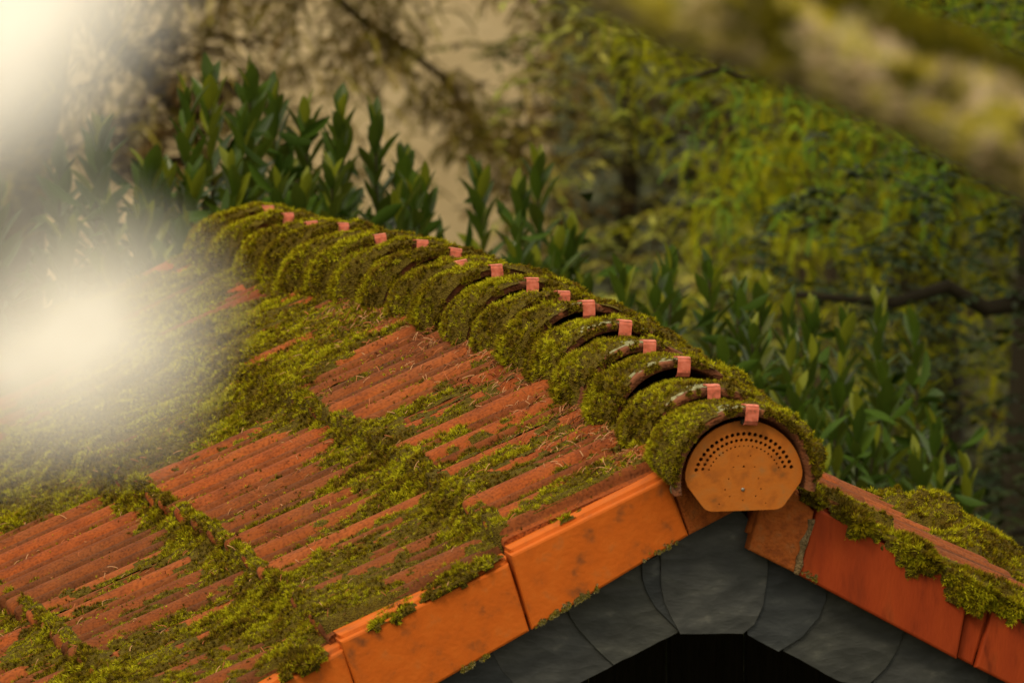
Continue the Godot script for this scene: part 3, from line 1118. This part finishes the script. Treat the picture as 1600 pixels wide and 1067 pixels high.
func moss() -> void:
	tuft_where = [[], [], []]
	tuft_tint = [[], [], []]
	var tufts := [tuft_mesh(301), tuft_mesh(302), tuft_mesh(303)]
	rng.seed = 99
	var beds := []
	# --- on the slopes
	for side in [-1.0, 1.0]:
		var du := 0.0088
		var ds := 0.0088
		var u0 := 0.0
		var u1 := 4.72 if side < 0 else 2.6
		var s0 := 0.03
		var s1 := 1.86 if side < 0 else 1.6
		var rows := int((u1 - u0) / du)
		var cols := int((s1 - s0) / ds)
		var pts := []
		var hs := []
		var ns := []
		var n := face(side)
		for r in rows:
			var u := u0 + r * du
			var o := Vector3(0, sag(u), -u)
			for c in cols:
				var s := s0 + c * ds
				var h := slope_moss(side, u, s)
				var base := (roll(u - first_column) if u > first_column else 0.008) + lift(s)
				pts.append(down(side) * s + n * (base + maxf(h, -0.0025)) + o)
				hs.append(h)
				ns.append(n)
		var m := sheet(pts, hs, ns, rows, cols, 0.0098, 0.0 if side < 0 else -0.05, true)
		var bed := part("moss" if side < 0 else "moss_right", m, M.cushion, self)
		bed.name = numbered("moss")
		beds.append(bed)
		tag_stuff(bed, "olive green moss cushions over the left roof slope" if side < 0 else "thick moss along the verge and mound on the right roof slope", "moss")
		for k in 3:
			copies("moss_tufts", tufts[k], M.tuft, tuft_where[k], tuft_tint[k], bed)
		tuft_where = [[], [], []]
		tuft_tint = [[], [], []]
	# --- over the verge edges
	strays = false
	for side in [-1.0, 1.0]:
		var pts := []
		var hs := []
		var ns := []
		var rows := 150
		var cols := 17
		for r in rows:
			var s := 0.2 + 1.0 * r / (rows - 1)
			var d := down(side)
			var n := face(side)
			for c in cols:
				var w := (c - 9) * 0.0078
				var big := n_mid.get_noise_2d(s * 7.0 + side * 31.0, 5.0)
				var small := n_fine.get_noise_2d(s * 30.0 + side * 11.0, w * 40.0)
				var p := d * s + n * (0.018 if side < 0 else 0.026)
				var nn := n
				var h := 0.0
				if w < 0:
					p.z += w
					h = (0.3 if side > 0 else 0.18) + 1.2 * big + 0.6 * small
				else:
					p += -n * w
					p.z += 0.001
					nn = (Vector3.BACK + n * 0.3).normalized()
					h = (0.35 if side > 0 else 0.0) + 1.2 * big + 0.6 * small - w / (0.035 if side > 0 else 0.02)
					if side > 0 and s > 0.52 and s < 0.68:
						h += 0.8
				if side < 0 and s < 0.42:
					h -= 0.55 * smooth01(0.42, 0.34, s)
				h = clampf(h, -0.5, 1.0) * 0.019
				if c == 0:
					h = minf(h, -0.001)
				pts.append(p + nn * maxf(h, -0.0025))
				hs.append(h)
				ns.append(nn)
		var m := sheet(pts, hs, ns, rows, cols, 0.0125, 0.0, true)
		var q := part("moss_edge", m, M.cushion, beds[0 if side < 0 else 1])
		q.set_meta("kind", "stuff")
		for k in 3:
			copies("moss_tufts", tufts[k], M.tuft, tuft_where[k], tuft_tint[k], q)
		tuft_where = [[], [], []]
		tuft_tint = [[], [], []]
	# --- yellow lichen tufts on the lower edges of the verge tiles
	rng.seed = 61
	var crust := []
	var crust_tint := []
	for q in [[-0.325, -0.311, -0.19, -0.236, 520], [-0.47, -0.392, -0.41, -0.36, 120], [-0.12, -0.196, -0.05, -0.16, 60], [0.186, -0.228, 0.215, -0.243, 60]]:
		for k in q[4]:
			var f := rng.randf()
			var up := 0.014 * rng.randf() * rng.randf()
			if n_fine.get_noise_2d(f * 6.0, q[0] * 30.0) < -0.15:
				continue
			var n := Vector3(rng.randf_range(-0.4, 0.4), rng.randf_range(-0.6, 0.4), 1).normalized()
			var x := n.cross(Vector3(rng.randf() - 0.5, rng.randf() - 0.5, 0.1)).normalized()
			crust.append(Transform3D(Basis(x, n, x.cross(n)).scaled_local(Vector3.ONE * rng.randf_range(0.004, 0.007)), Vector3(lerpf(q[0], q[2], f), lerpf(q[1], q[3], f) + up, -0.001)))
			crust_tint.append([Color(0.3, 0.24, 0.02), Color(0.22, 0.19, 0.05), Color(0.3, 0.26, 0.12)][rng.randi() % 3])
	copies("lichen", tufts[0], M.tuft, crust, crust_tint, beds[0])
	# --- on the ridge
	var bed_mesh: MeshInstance3D = null
	for i in 18:
		var pts := []
		var hs := []
		var hl := []
		var pl := []
		var ns := []
		var rows := 40
		var cols := 56
		for r in rows:
			var t := -0.004 + 0.285 * r / (rows - 1)
			for c in cols:
				var a := lerpf(-1.78, 1.78, c / float(cols - 1))
				var h := ridge_moss(i, a, t)
				pts.append(ridge_point(i, a, t, maxf(h, -0.0025)))
				hs.append(h)
				var l := lichen(i, a, maxf(t, 0.0))
				pl.append(ridge_point(i, a, t, minf(l, 0.0022)))
				hl.append(l)
				ns.append(Vector3(sin(a), cos(a), 0))
		var m := sheet(pts, hs, ns, rows, cols, 0.0094, -0.04, true)
		if bed_mesh == null:
			bed_mesh = part("moss_bed", m, M.cushion, self)
			bed_mesh.name = numbered("moss")
			tag_stuff(bed_mesh, "mounded moss growing over the row of ridge tiles", "moss")
		else:
			var q := part("moss_cushion", m, M.cushion, bed_mesh)
			q.set_meta("kind", "stuff")
		if i < 7:
			var lm := sheet(pl, hl, ns, rows, cols, 0.01, 0.0, false)
			if lm.get_surface_count():
				var q := part("lichen", lm, M.lichen, bed_mesh)
				q.set_meta("kind", "stuff")
				q.set_meta("label", "pale grey lichen crust")
	# --- dark moss clinging to the front edges of the ridge tiles
	for i in 18:
		for k in 420:
			var a := rng.randf_range(-1.6, 1.6)
			var grow := n_mid.get_noise_2d(a * 2.4 + i * 13.0, 3.0) * 1.3 + 0.12 * smooth01(2.0, 8.0, float(i)) + (0.15 if a > 0.15 else 0.0)
			if i == 0:
				grow = grow - 0.12 + 0.75 * smooth01(0.45, 1.0, absf(a))
			if grow < 0.06 or absf(a - clip_x[i] / 0.138) < 0.1:
				continue
			var p := ridge_point(i, a, 0.0, -0.014 * rng.randf() + 0.003) + Vector3(0, 0, 0.0005)
			var n := Vector3(sin(a) * 0.4 + rng.randf_range(-0.3, 0.3), cos(a) * 0.4 + rng.randf_range(-0.3, 0.3), 1).normalized()
			var x := n.cross(Vector3(rng.randf() - 0.5, rng.randf() - 0.5, 0.1)).normalized()
			var size := 0.009 * rng.randf_range(0.7, 1.3)
			var q := rng.randi() % 3
			tuft_where[q].append(Transform3D(Basis(x * size, n * size, x.cross(n) * size), p))
			tuft_tint[q].append(moss_tint(0.35))
	for k in 3:
		copies("moss_tufts", tufts[k], M.tuft, tuft_where[k], tuft_tint[k], bed_mesh)
	# --- dropped conifer needles
	var st := start()
	smooth(st, false)
	for k in 4:
		var x0 := -0.5 + k * 0.25
		var x1 := x0 + 0.25
		var y0 := 0.09 * (1.0 - 4.0 * x0 * x0)
		var y1 := 0.09 * (1.0 - 4.0 * x1 * x1)
		var w := Vector3(0, 0, 0.045)
		var th := Vector3(0, 0.05, 0)
		quad(st, Vector3(x0, y0, 0) - w, Vector3(x1, y1, 0) - w, Vector3(x1, y1, 0) + th, Vector3(x0, y0, 0) + th, Vector3(0, 1, -1))
		quad(st, Vector3(x0, y0, 0) + w, Vector3(x1, y1, 0) + w, Vector3(x1, y1, 0) + th, Vector3(x0, y0, 0) + th, Vector3(0, 1, 1))
	var nm := done(st)
	var where := []
	var tints := []
	rng.seed = 1234
	for k in 3600:
		var u := 2.6 * pow(rng.randf(), 0.9)
		var s := rng.randf_range(0.06, 1.25)
		if k < 1400:
			s = 0.09 + 0.17 * rng.randf() * rng.randf()
			u = 0.1 + 2.8 * pow(rng.randf(), 1.4)
		elif n_big.get_noise_2d(u * 5.0, s * 4.0) < -0.05:
			continue
		var h := (roll(u - first_column) if u > first_column else 0.008) + lift(s) + maxf(0.0, slope_moss(-1.0, u, s)) + 0.004
		var n := face(-1.0)
		var tip := (n + Vector3(rng.randf_range(-0.9, 0.9), rng.randf_range(-0.5, 0.5), rng.randf_range(-0.9, 0.9))).normalized()
		var x := tip.cross(Vector3(rng.randf() - 0.5, rng.randf() - 0.5, rng.randf() - 0.5)).normalized()
		var size := rng.randf_range(0.009, 0.022) * (1.2 if k < 1400 else 1.0)
		where.append(Transform3D(Basis(x, tip, x.cross(tip)).scaled_local(Vector3.ONE * size), slope_point(-1.0, u, s, h)))
		tints.append([Color(0.36, 0.12, 0.05), Color(0.24, 0.08, 0.03), Color(0.45, 0.24, 0.12), Color(0.14, 0.06, 0.025)][rng.randi() % 4])
	var fallen := copies("fallen_needles", nm, M.needle, where, tints, self)
	tag_stuff(fallen, "dry reddish conifer needles scattered over the left roof slope", "needles")

func tag_stuff(o: Node, label: String, category: String) -> void:
	o.set_meta("kind", "stuff")
	o.set_meta("label", label)
	o.set_meta("category", category)

func pale_house() -> void:
	var o := thing("pale_house", "pale beige rendered house wall showing between the branches behind the garden", "building", Vector3(1.2, -3.2, -24.0))
	var st := start()
	box(st, Vector3(6.4, 5.4, 6.0), Transform3D(Basis(), Vector3(0, 2.95, 0)), 0.02)
	part("wall", done(st), M.stucco, o)
	st = start()
	box(st, Vector3(6.46, 0.45, 6.06), Transform3D(Basis(), Vector3(0, 0.2, 0)), 0.02)
	part("plinth", done(st), M.plinth, o)
	st = start()
	smooth(st, false)
	for s in [-1.0, 1.0]:
		quad(st, Vector3(-3.5, 7.6, 0), Vector3(3.5, 7.6, 0), Vector3(3.5, 5.5, s * 3.5), Vector3(-3.5, 5.5, s * 3.5), Vector3(0, 1, s))
		quad(st, Vector3(-3.5, 7.45, 0), Vector3(3.5, 7.45, 0), Vector3(3.5, 5.35, s * 3.5), Vector3(-3.5, 5.35, s * 3.5), Vector3(0, -1, -s))
		quad(st, Vector3(-3.5, 5.35, s * 3.5), Vector3(3.5, 5.35, s * 3.5), Vector3(3.5, 5.5, s * 3.5), Vector3(-3.5, 5.5, s * 3.5), Vector3(0, 0, s))
		tri(st, Vector3(s * 3.2, 7.3, 0), Vector3(s * 3.2, 5.6, 3.0), Vector3(s * 3.2, 5.6, -3.0), Vector3(s, 0, 0))
	part("roof", done(st), M.clay[0], o)

func plants() -> void:
	for k in 4:
		leaf_meshes.append(leaf_mesh(700 + k, 0.82 + 0.11 * k))
	rng.seed = 4242
	var g := "laurel shrubs growing behind the garden house"
	laurel("leafy laurel at the far left, partly hidden by the white blossoms", [Vector3(-0.15, -0.33, -6.7), Vector3(0.0, -0.27, -6.7), Vector3(0.08, -0.2, -6.6), Vector3(0.13, -0.24, -6.9), Vector3(-0.05, -0.4, -6.3), Vector3(0.1, -0.35, -6.2), Vector3(0.17, -0.3, -6.5)], 0.08, g)
	laurel("tallest laurel behind the far end of the ridge, dark upright stem on its left", [Vector3(0.29, -0.12, -6.6), Vector3(0.36, -0.1, -6.7), Vector3(0.42, -0.18, -6.6), Vector3(0.48, -0.1, -6.8), Vector3(0.34, -0.25, -6.3), Vector3(0.45, -0.3, -6.3), Vector3(0.26, -0.3, -6.4)], 0.08, g)
	laurel("low laurel between the left blossoms and the tallest laurel", [Vector3(0.16, -0.26, -6.4), Vector3(0.22, -0.3, -6.5), Vector3(0.2, -0.4, -6.2), Vector3(0.12, -0.45, -6.1), Vector3(0.05, -0.36, -6.3), Vector3(0.3, -0.36, -6.2)], 0.07, g)
	laurel("laurel with broad dark leaves behind the third ridge strap from the far end", [Vector3(0.58, -0.17, -7.0), Vector3(0.66, -0.22, -7.0), Vector3(0.72, -0.2, -6.9), Vector3(0.62, -0.3, -6.5), Vector3(0.76, -0.28, -7.1), Vector3(0.53, -0.33, -6.4)], 0.08, g)
	laurel("laurel with spaced out leaves before the pale wall, right of the tallest laurel", [Vector3(0.83, -0.24, -7.0), Vector3(0.9, -0.33, -7.0), Vector3(0.86, -0.37, -6.7), Vector3(0.95, -0.4, -7.0), Vector3(0.78, -0.37, -6.5)], 0.08, g)
	laurel("narrow laurel behind the middle of the ridge, beside a brown gap", [Vector3(1.17, -0.43, -7.4), Vector3(1.25, -0.47, -7.3), Vector3(1.32, -0.4, -7.4), Vector3(1.28, -0.55, -7.0), Vector3(1.36, -0.55, -7.2), Vector3(1.2, -0.6, -6.9)], 0.08, g)
	laurel("laurel with narrow leaves low behind the right half of the ridge", [Vector3(1.1, -0.5, -5.9), Vector3(1.18, -0.47, -5.85), Vector3(1.27, -0.5, -5.9), Vector3(1.16, -0.62, -5.5), Vector3(1.25, -0.65, -5.4), Vector3(1.33, -0.46, -6.0)], 0.07, g, 0.095)
	laurel("laurel with pale tipped shoots above the ridge cap end", [Vector3(1.4, -0.47, -5.9), Vector3(1.47, -0.53, -5.9), Vector3(1.55, -0.55, -6.0), Vector3(1.42, -0.68, -5.5), Vector3(1.52, -0.7, -5.5), Vector3(1.36, -0.62, -5.6)], 0.07, g, 0.095)
	laurel("crowded laurel between the pale tipped shoots and the darker laurel", [Vector3(1.55, -0.62, -5.7), Vector3(1.62, -0.68, -5.8), Vector3(1.48, -0.6, -5.8), Vector3(1.58, -0.78, -5.4), Vector3(1.66, -0.76, -5.5), Vector3(1.5, -0.75, -5.3), Vector3(1.72, -0.72, -5.9)], 0.07, g, 0.1)
	laurel("laurel filling the gap above the middle ridge straps", [Vector3(1.0, -0.46, -6.2), Vector3(1.06, -0.5, -6.1), Vector3(0.98, -0.56, -6.0), Vector3(1.1, -0.58, -5.8), Vector3(1.05, -0.44, -6.4)], 0.07, g, 0.1)
	laurel("laurel low beside the right roof slope, leaves in shade", [Vector3(1.78, -0.86, -5.4), Vector3(1.86, -0.9, -5.5), Vector3(1.7, -0.95, -5.1), Vector3(1.8, -1.02, -5.0), Vector3(1.92, -0.84, -5.8), Vector3(1.9, -1.05, -5.2)], 0.07, g, 0.1)
	laurel("darker laurel behind the right roof slope", [Vector3(1.64, -0.6, -6.1), Vector3(1.72, -0.62, -6.2), Vector3(1.8, -0.66, -6.2), Vector3(1.6, -0.8, -5.6), Vector3(1.72, -0.85, -5.6), Vector3(1.5, -0.85, -5.2), Vector3(1.62, -0.95, -5.0)], 0.07, g, 0.1)
	laurel("shaded laurel at the right, against the black evergreen", [Vector3(1.98, -0.66, -6.6), Vector3(2.07, -0.7, -6.6), Vector3(1.9, -0.78, -6.2), Vector3(1.86, -0.95, -5.7), Vector3(2.0, -0.95, -5.8), Vector3(1.85, -1.1, -5.3)], 0.08, g, 0.095)

	# twiggy hanging tree before the pale wall
	var fine := spray_mesh(801, 22, 0.1, 0.014, 1.0)
	var broad := spray_mesh(802, 9, 0.2, 0.045, 0.5)
	rng.seed = 31
	var o := thing("weeping_tree", "olive brown tree of hanging twigs before the pale house wall", "tree", Vector3(1.6, -3.2, -17.0))
	limb(o, "trunk", Vector3(0.1, 0, 0), Vector3(0.45, 4.6, -0.2), 0.11, 0.06, M.bark)
	limb(o, "branch", Vector3(0.4, 3.0, -0.1), Vector3(1.95, 1.36, 0.42), 0.02, 0.008, M.bark, 9, 0.05)
	limb(o, "branch", Vector3(0.25, 3.2, 0), Vector3(1.3, 2.2, 0.1), 0.05, 0.012, M.bark, 7, 0.04)
	limb(o, "branch", Vector3(0.2, 2.4, 0), Vector3(0.95, 1.3, 0.3), 0.045, 0.012, M.bark, 7, 0.04)
	limb(o, "branch", Vector3(0.1, 2.0, 0), Vector3(-1.0, 2.6, 0.2), 0.05, 0.012, M.bark, 7, 0.05)
	crown(o, "crown", fine, M.needles_tint, [[Vector3(0.72, 2.1, 0.1), Vector3(0.78, 0.95, 0.5)], [Vector3(-0.4, 2.1, 0.0), Vector3(0.7, 0.9, 0.5)], [Vector3(1.85, 1.75, 0.2), Vector3(0.16, 0.6, 0.3)], [Vector3(1.5, 2.25, 0.1), Vector3(0.4, 0.22, 0.12)], [Vector3(0.4, 3.2, 0), Vector3(1.8, 1.1, 1.0)], [Vector3(-0.7, 2.4, 0), Vector3(1.0, 0.9, 0.7)]], 44000, 0.16, [Color(0.36, 0.29, 0.06), Color(0.26, 0.2, 0.05), Color(0.4, 0.36, 0.06), Color(0.16, 0.11, 0.03)], 811, 3.2, -0.28)
	crown(o, "crown", broad, M.leaf_tint, [[Vector3(0.57, 1.83, 0.3), Vector3(0.25, 0.27, 0.2)]], 420, 0.2, [Color(0.06, 0.035, 0.015), Color(0.09, 0.055, 0.02)], 812, 2.0, -0.3)

	crown(o, "crown", fine, M.needles_tint, [[Vector3(1.26, 2.08, 0.3), Vector3(0.09, 0.12, 0.1)], [Vector3(1.36, 1.98, 0.3), Vector3(0.09, 0.11, 0.1)], [Vector3(1.46, 1.87, 0.32), Vector3(0.09, 0.11, 0.1)], [Vector3(1.56, 1.76, 0.36), Vector3(0.09, 0.11, 0.1)], [Vector3(1.66, 1.65, 0.4), Vector3(0.09, 0.11, 0.1)]], 1100, 0.12, [Color(0.22, 0.19, 0.03), Color(0.16, 0.12, 0.03), Color(0.1, 0.08, 0.02)], 813, 2.6, -0.4)

	o = thing("grey_leaved_tree", "grey green loose leaved tree right of the pale wall", "tree", Vector3(4.05, -3.2, -15.6))
	limb(o, "trunk", Vector3(0, 0, 0), Vector3(-0.1, 4.4, 0.1), 0.13, 0.05, M.bark)
	limb(o, "branch", Vector3(0, 1.4, 0), Vector3(-0.8, 2.5, 0.3), 0.05, 0.012, M.bark)
	limb(o, "branch", Vector3(0, 1.7, 0), Vector3(0.9, 2.8, 0.1), 0.05, 0.012, M.bark)
	crown(o, "crown", broad, M.leaf_tint, [[Vector3(-0.35, 1.75, 0.2), Vector3(0.75, 1.0, 0.7)], [Vector3(0.3, 2.9, 0), Vector3(1.4, 1.2, 1.0)]], 5200, 0.22, [Color(0.3, 0.31, 0.06), Color(0.24, 0.27, 0.04), Color(0.28, 0.26, 0.05), Color(0.18, 0.18, 0.03)], 821, 2.2, -0.12)

	o = thing("golden_conifer", "yellow green drooping conifer in the middle background", "tree", Vector3(3.75, -3.2, -13.0))
	limb(o, "trunk", Vector3(0, 0, 0), Vector3(0, 5.2, 0), 0.14, 0.03, M.dark_bark)
	for k in 5:
		limb(o, "branch", Vector3(0, 1.4 + 0.35 * k, 0), Vector3(0.9 * cos(k * 2.2 + 2.5), 1.3 + 0.35 * k, 0.8 * sin(k * 2.2 + 2.5)), 0.03, 0.008, M.dark_bark)
	crown(o, "crown", fine, M.needles_tint, [[Vector3(-0.25, 1.75, 0.3), Vector3(0.75, 0.55, 0.6)], [Vector3(0, 2.6, 0), Vector3(1.0, 0.9, 0.9)], [Vector3(0, 3.9, 0), Vector3(0.7, 1.2, 0.7)]], 30000, 0.105, [Color(0.3, 0.32, 0.006), Color(0.36, 0.38, 0.012), Color(0.2, 0.25, 0.01), Color(0.24, 0.25, 0.01)], 831, 3.0, -0.12, 0.8)

	o = thing("green_conifer", "fresh green conifer boughs under the mossy limb", "tree", Vector3(3.2, -3.2, -11.5))
	limb(o, "trunk", Vector3(0.6, 0, -0.5), Vector3(0.6, 5.0, -0.5), 0.12, 0.03, M.dark_bark)
	crown(o, "crown", fine, M.needles_tint, [[Vector3(-0.2, 2.35, 0.3), Vector3(0.5, 0.3, 0.35)], [Vector3(0.5, 2.9, -0.3), Vector3(0.9, 0.8, 0.8)]], 12000, 0.1, [Color(0.14, 0.27, 0.03), Color(0.28, 0.36, 0.02), Color(0.12, 0.24, 0.04)], 841, 3.0, -0.12, 0.8)

	o = thing("dark_evergreen", "dark green evergreen filling the right side behind the roof", "tree", Vector3(3.3, -3.2, -9.6))
	limb(o, "trunk", Vector3(0, 0, 0), Vector3(0, 4.4, 0), 0.13, 0.03, M.dark_bark)
	for k in 5:
		limb(o, "branch", Vector3(0, 0.9 + 0.4 * k, 0), Vector3(0.9 * cos(k * 2.2 + 2.5), 1.0 + 0.4 * k, 0.7 * sin(k * 2.2 + 2.5)), 0.03, 0.008, M.dark_bark)
	limb(o, "branch", Vector3(0, 3.9, 0), Vector3(-1.6, 4.9, 3.2), 0.05, 0.012, M.dark_bark)
	crown(o, "crown", broad, M.leaf_tint, [[Vector3(-0.2, 1.5, 0), Vector3(1.0, 1.3, 0.8)], [Vector3(0.5, 2.6, -0.2), Vector3(0.8, 0.9, 0.7)], [Vector3(-0.75, 1.1, 0.7), Vector3(0.6, 0.9, 0.6)], [Vector3(-1.1, 4.9, 2.6), Vector3(2.0, 0.8, 2.4)], [Vector3(-0.2, 4.6, 0.8), Vector3(1.6, 0.9, 1.6)]], 15000, 0.2, [Color(0.03, 0.05, 0.012), Color(0.038, 0.055, 0.012), Color(0.026, 0.045, 0.014), Color(0.06, 0.08, 0.02)], 851, 1.8, -0.2)

	o = thing("boundary_hedge", "dark hedge closing the garden behind all the trees", "hedge", Vector3(7.2, -3.2, -20.0))
	for k in 6:
		limb(o, "stem", Vector3(-2.8 + k * 1.1, 0, 0), Vector3(-2.8 + k * 1.1, 2.2, 0), 0.05, 0.02, M.dark_bark)
	crown(o, "foliage", broad, M.leaf_tint, [[Vector3(-1.6, 1.2, 0), Vector3(1.8, 1.6, 0.7)], [Vector3(1.2, 1.2, 0), Vector3(2.6, 1.6, 0.7)]], 9000, 0.3, [Color(0.06, 0.065, 0.015), Color(0.09, 0.085, 0.02), Color(0.08, 0.055, 0.02)], 861, 1.0, -0.6)
	o = thing("understorey_shrub", "brownish dark shrub behind the laurels and the ridge", "shrub", Vector3(2.9, -3.2, -10.6))
	for k in 5:
		limb(o, "stem", Vector3(-0.2 + k * 0.1, 0, 0), Vector3(-1.0 + k * 0.45, 1.7, rng.randf_range(-0.2, 0.2)), 0.025, 0.008, M.dark_bark)
	crown(o, "foliage", broad, M.leaf_tint, [[Vector3(-0.9, 0.95, 0), Vector3(1.3, 1.05, 0.6)]], 4200, 0.2, [Color(0.05, 0.05, 0.012), Color(0.065, 0.05, 0.018), Color(0.04, 0.06, 0.012)], 871, 2.0, -0.4)

func mossy_tree() -> void:
	rng.seed = 77
	var o := thing("mossy_tree", "thick mossy lichen covered limb crossing the upper right corner", "tree", Vector3(-0.980, -3.2, 11.221))
	limb(o, "trunk", Vector3(-0.167, 0, 0.007), Vector3(-0.137, 8.0, 0.007), 0.22, 0.12, M.limb_bark, 8, 0.04)
	var path := [Vector3(-0.666, 4.775, -0.038), Vector3(-1.026, 5.045, -0.128), Vector3(-1.269, 5.167, -0.209), Vector3(-1.377, 5.225, -0.245), Vector3(-1.503, 5.275, -0.281), Vector3(-1.629, 5.324, -0.308), Vector3(-1.755, 5.383, -0.335), Vector3(-1.881, 5.468, -0.371), Vector3(-2.061, 5.630, -0.398)]
	var pts := [Vector3(-0.153, 4.370, 0.007)]
	pts.append_array(path)
	var st := start()
	tube(st, pts, [0.1, 0.085, 0.066, 0.058, 0.059, 0.056, 0.055, 0.051, 0.048, 0.04], 18, 0.06)
	part("limb", done(st), M.limb_bark, o)
	var t := tuft_mesh(304)
	rng.seed = 5
	var where := []
	var tints := []
	for k in 7000:
		var f := rng.randf_range(1.0, 8.0)
		var i := int(f)
		var a: Vector3 = pts[i]
		var b: Vector3 = pts[i + 1]
		var c := a.lerp(b, f - i)
		var d := (b - a).normalized()
		var x: Vector3 = d.cross(Vector3.BACK).normalized()
		if x.y < 0:
			x = -x
		var z: Vector3 = x.cross(d).normalized()
		var an := rng.randf() * TAU
		var n := x * cos(an) + z * sin(an)
		var patch := n_mid.get_noise_3d(c.x * 9.0 + n.x, c.y * 9.0 + n.y * 1.4, n.z * 1.4) + 0.55 * n.y
		if patch < 0.25:
			continue
		var size := rng.randf_range(0.01, 0.02)
		var xx := n.cross(d).normalized()
		where.append(Transform3D(Basis(xx, n, xx.cross(n)).scaled_local(Vector3.ONE * size), c + n * 0.055))
		tints.append([Color(0.13, 0.12, 0.008), Color(0.2, 0.17, 0.01), Color(0.08, 0.075, 0.008)][rng.randi() % 3])
	copies("moss", t, M.tuft, where, tints, o)

func blossoms() -> void:
	rng.seed = 15
	var o := thing("blossom_sprig", "out of focus white blossoms close to the lens at the left edge", "blossom", Vector3(-4.910, 3.030, 19.890))
	var petal := start()
	smooth(petal, true)
	var prof := [[0.0, 0.05], [0.2, 0.2], [0.45, 0.4], [0.7, 0.46], [0.9, 0.34], [1.0, 0.16]]
	var rows := []
	for q in prof:
		var row := []
		for k in 5:
			var x: float = (k / 2.0 - 1.0) * q[1]
			row.append(Vector3(x, q[0], 0.32 * q[0] * q[0] * 0.6 + 0.4 * x * x))
		rows.append(row)
	for j in prof.size() - 1:
		for k in 4:
			quad(petal, rows[j][k], rows[j][k + 1], rows[j + 1][k + 1], rows[j + 1][k], Vector3.BACK)
	var pm := done(petal)
	var centre := start()
	for k in 12:
		var an := TAU * k / 12.0
		tube(centre, [Vector3.ZERO, Vector3(cos(an) * 0.12, sin(an) * 0.12, 0.25), Vector3(cos(an) * 0.16, sin(an) * 0.16, 0.34)], [0.008, 0.007, 0.014], 5)
	var cm := done(centre)
	var back := Vector3(-0.2127, 0.1374, 0.9674)
	var heads := [[Vector3(0.054, 0.031, 0.000), 0.0265], [Vector3(0.038, 0.018, -0.020), 0.022], [Vector3(0.046, 0.120, -0.010), 0.0265], [Vector3(0.038, 0.092, -0.030), 0.0265], [Vector3(0.022, 0.080, -0.040), 0.025], [Vector3(0.052, 0.134, -0.050), 0.026], [Vector3(0.030, 0.104, -0.070), 0.028], [Vector3(0.036, 0.11, 0.01), 0.024]]
	var stem := start()
	tube(stem, [Vector3(-0.020, -0.110, -0.100), Vector3(0.000, -0.030, -0.100), Vector3(0.020, 0.020, -0.110), Vector3(0.020, 0.080, -0.110), Vector3(0.040, 0.130, -0.120)], [0.004, 0.0035, 0.003, 0.0025, 0.0015], 7)
	part("twig", done(stem), M.bark, o)
	for h in heads:
		var f := Node3D.new()
		f.name = "flower"
		var look := (back + Vector3(-0.15, 0.45, 0)).normalized()
		var x := Vector3.UP.cross(look).normalized()
		var b := Basis(x, look.cross(x), look).rotated(Vector3.UP, rng.randf_range(-0.25, 0.25)).rotated(Vector3.RIGHT, rng.randf_range(-0.25, 0.25))
		f.transform = Transform3D(b.scaled_local(Vector3.ONE * h[1]), h[0])
		o.add_child(f, true)
		for k in 10:
			var inner := 1.0 if k < 5 else 0.7
			var pb := Basis(Vector3.BACK, TAU * k / 5.0 + (0.0 if k < 5 else 0.6) + rng.randf_range(-0.1, 0.1)).scaled_local(Vector3.ONE * inner)
			part("petal", pm, M.petal, f, Transform3D(pb, Vector3(0, 0, 0.0 if k < 5 else 0.12)))
		part("stamens", cm, M.stamen, f)
		var st := start()
		var p: Vector3 = h[0]
		tube(st, [p - back * 0.001, p - back * 0.01 + Vector3(-0.008, -0.012, 0), p - back * 0.02 + Vector3(-0.03, -0.03, 0)], [0.0012, 0.001, 0.001], 5)
		part("stalk", done(st), M.stem, o)
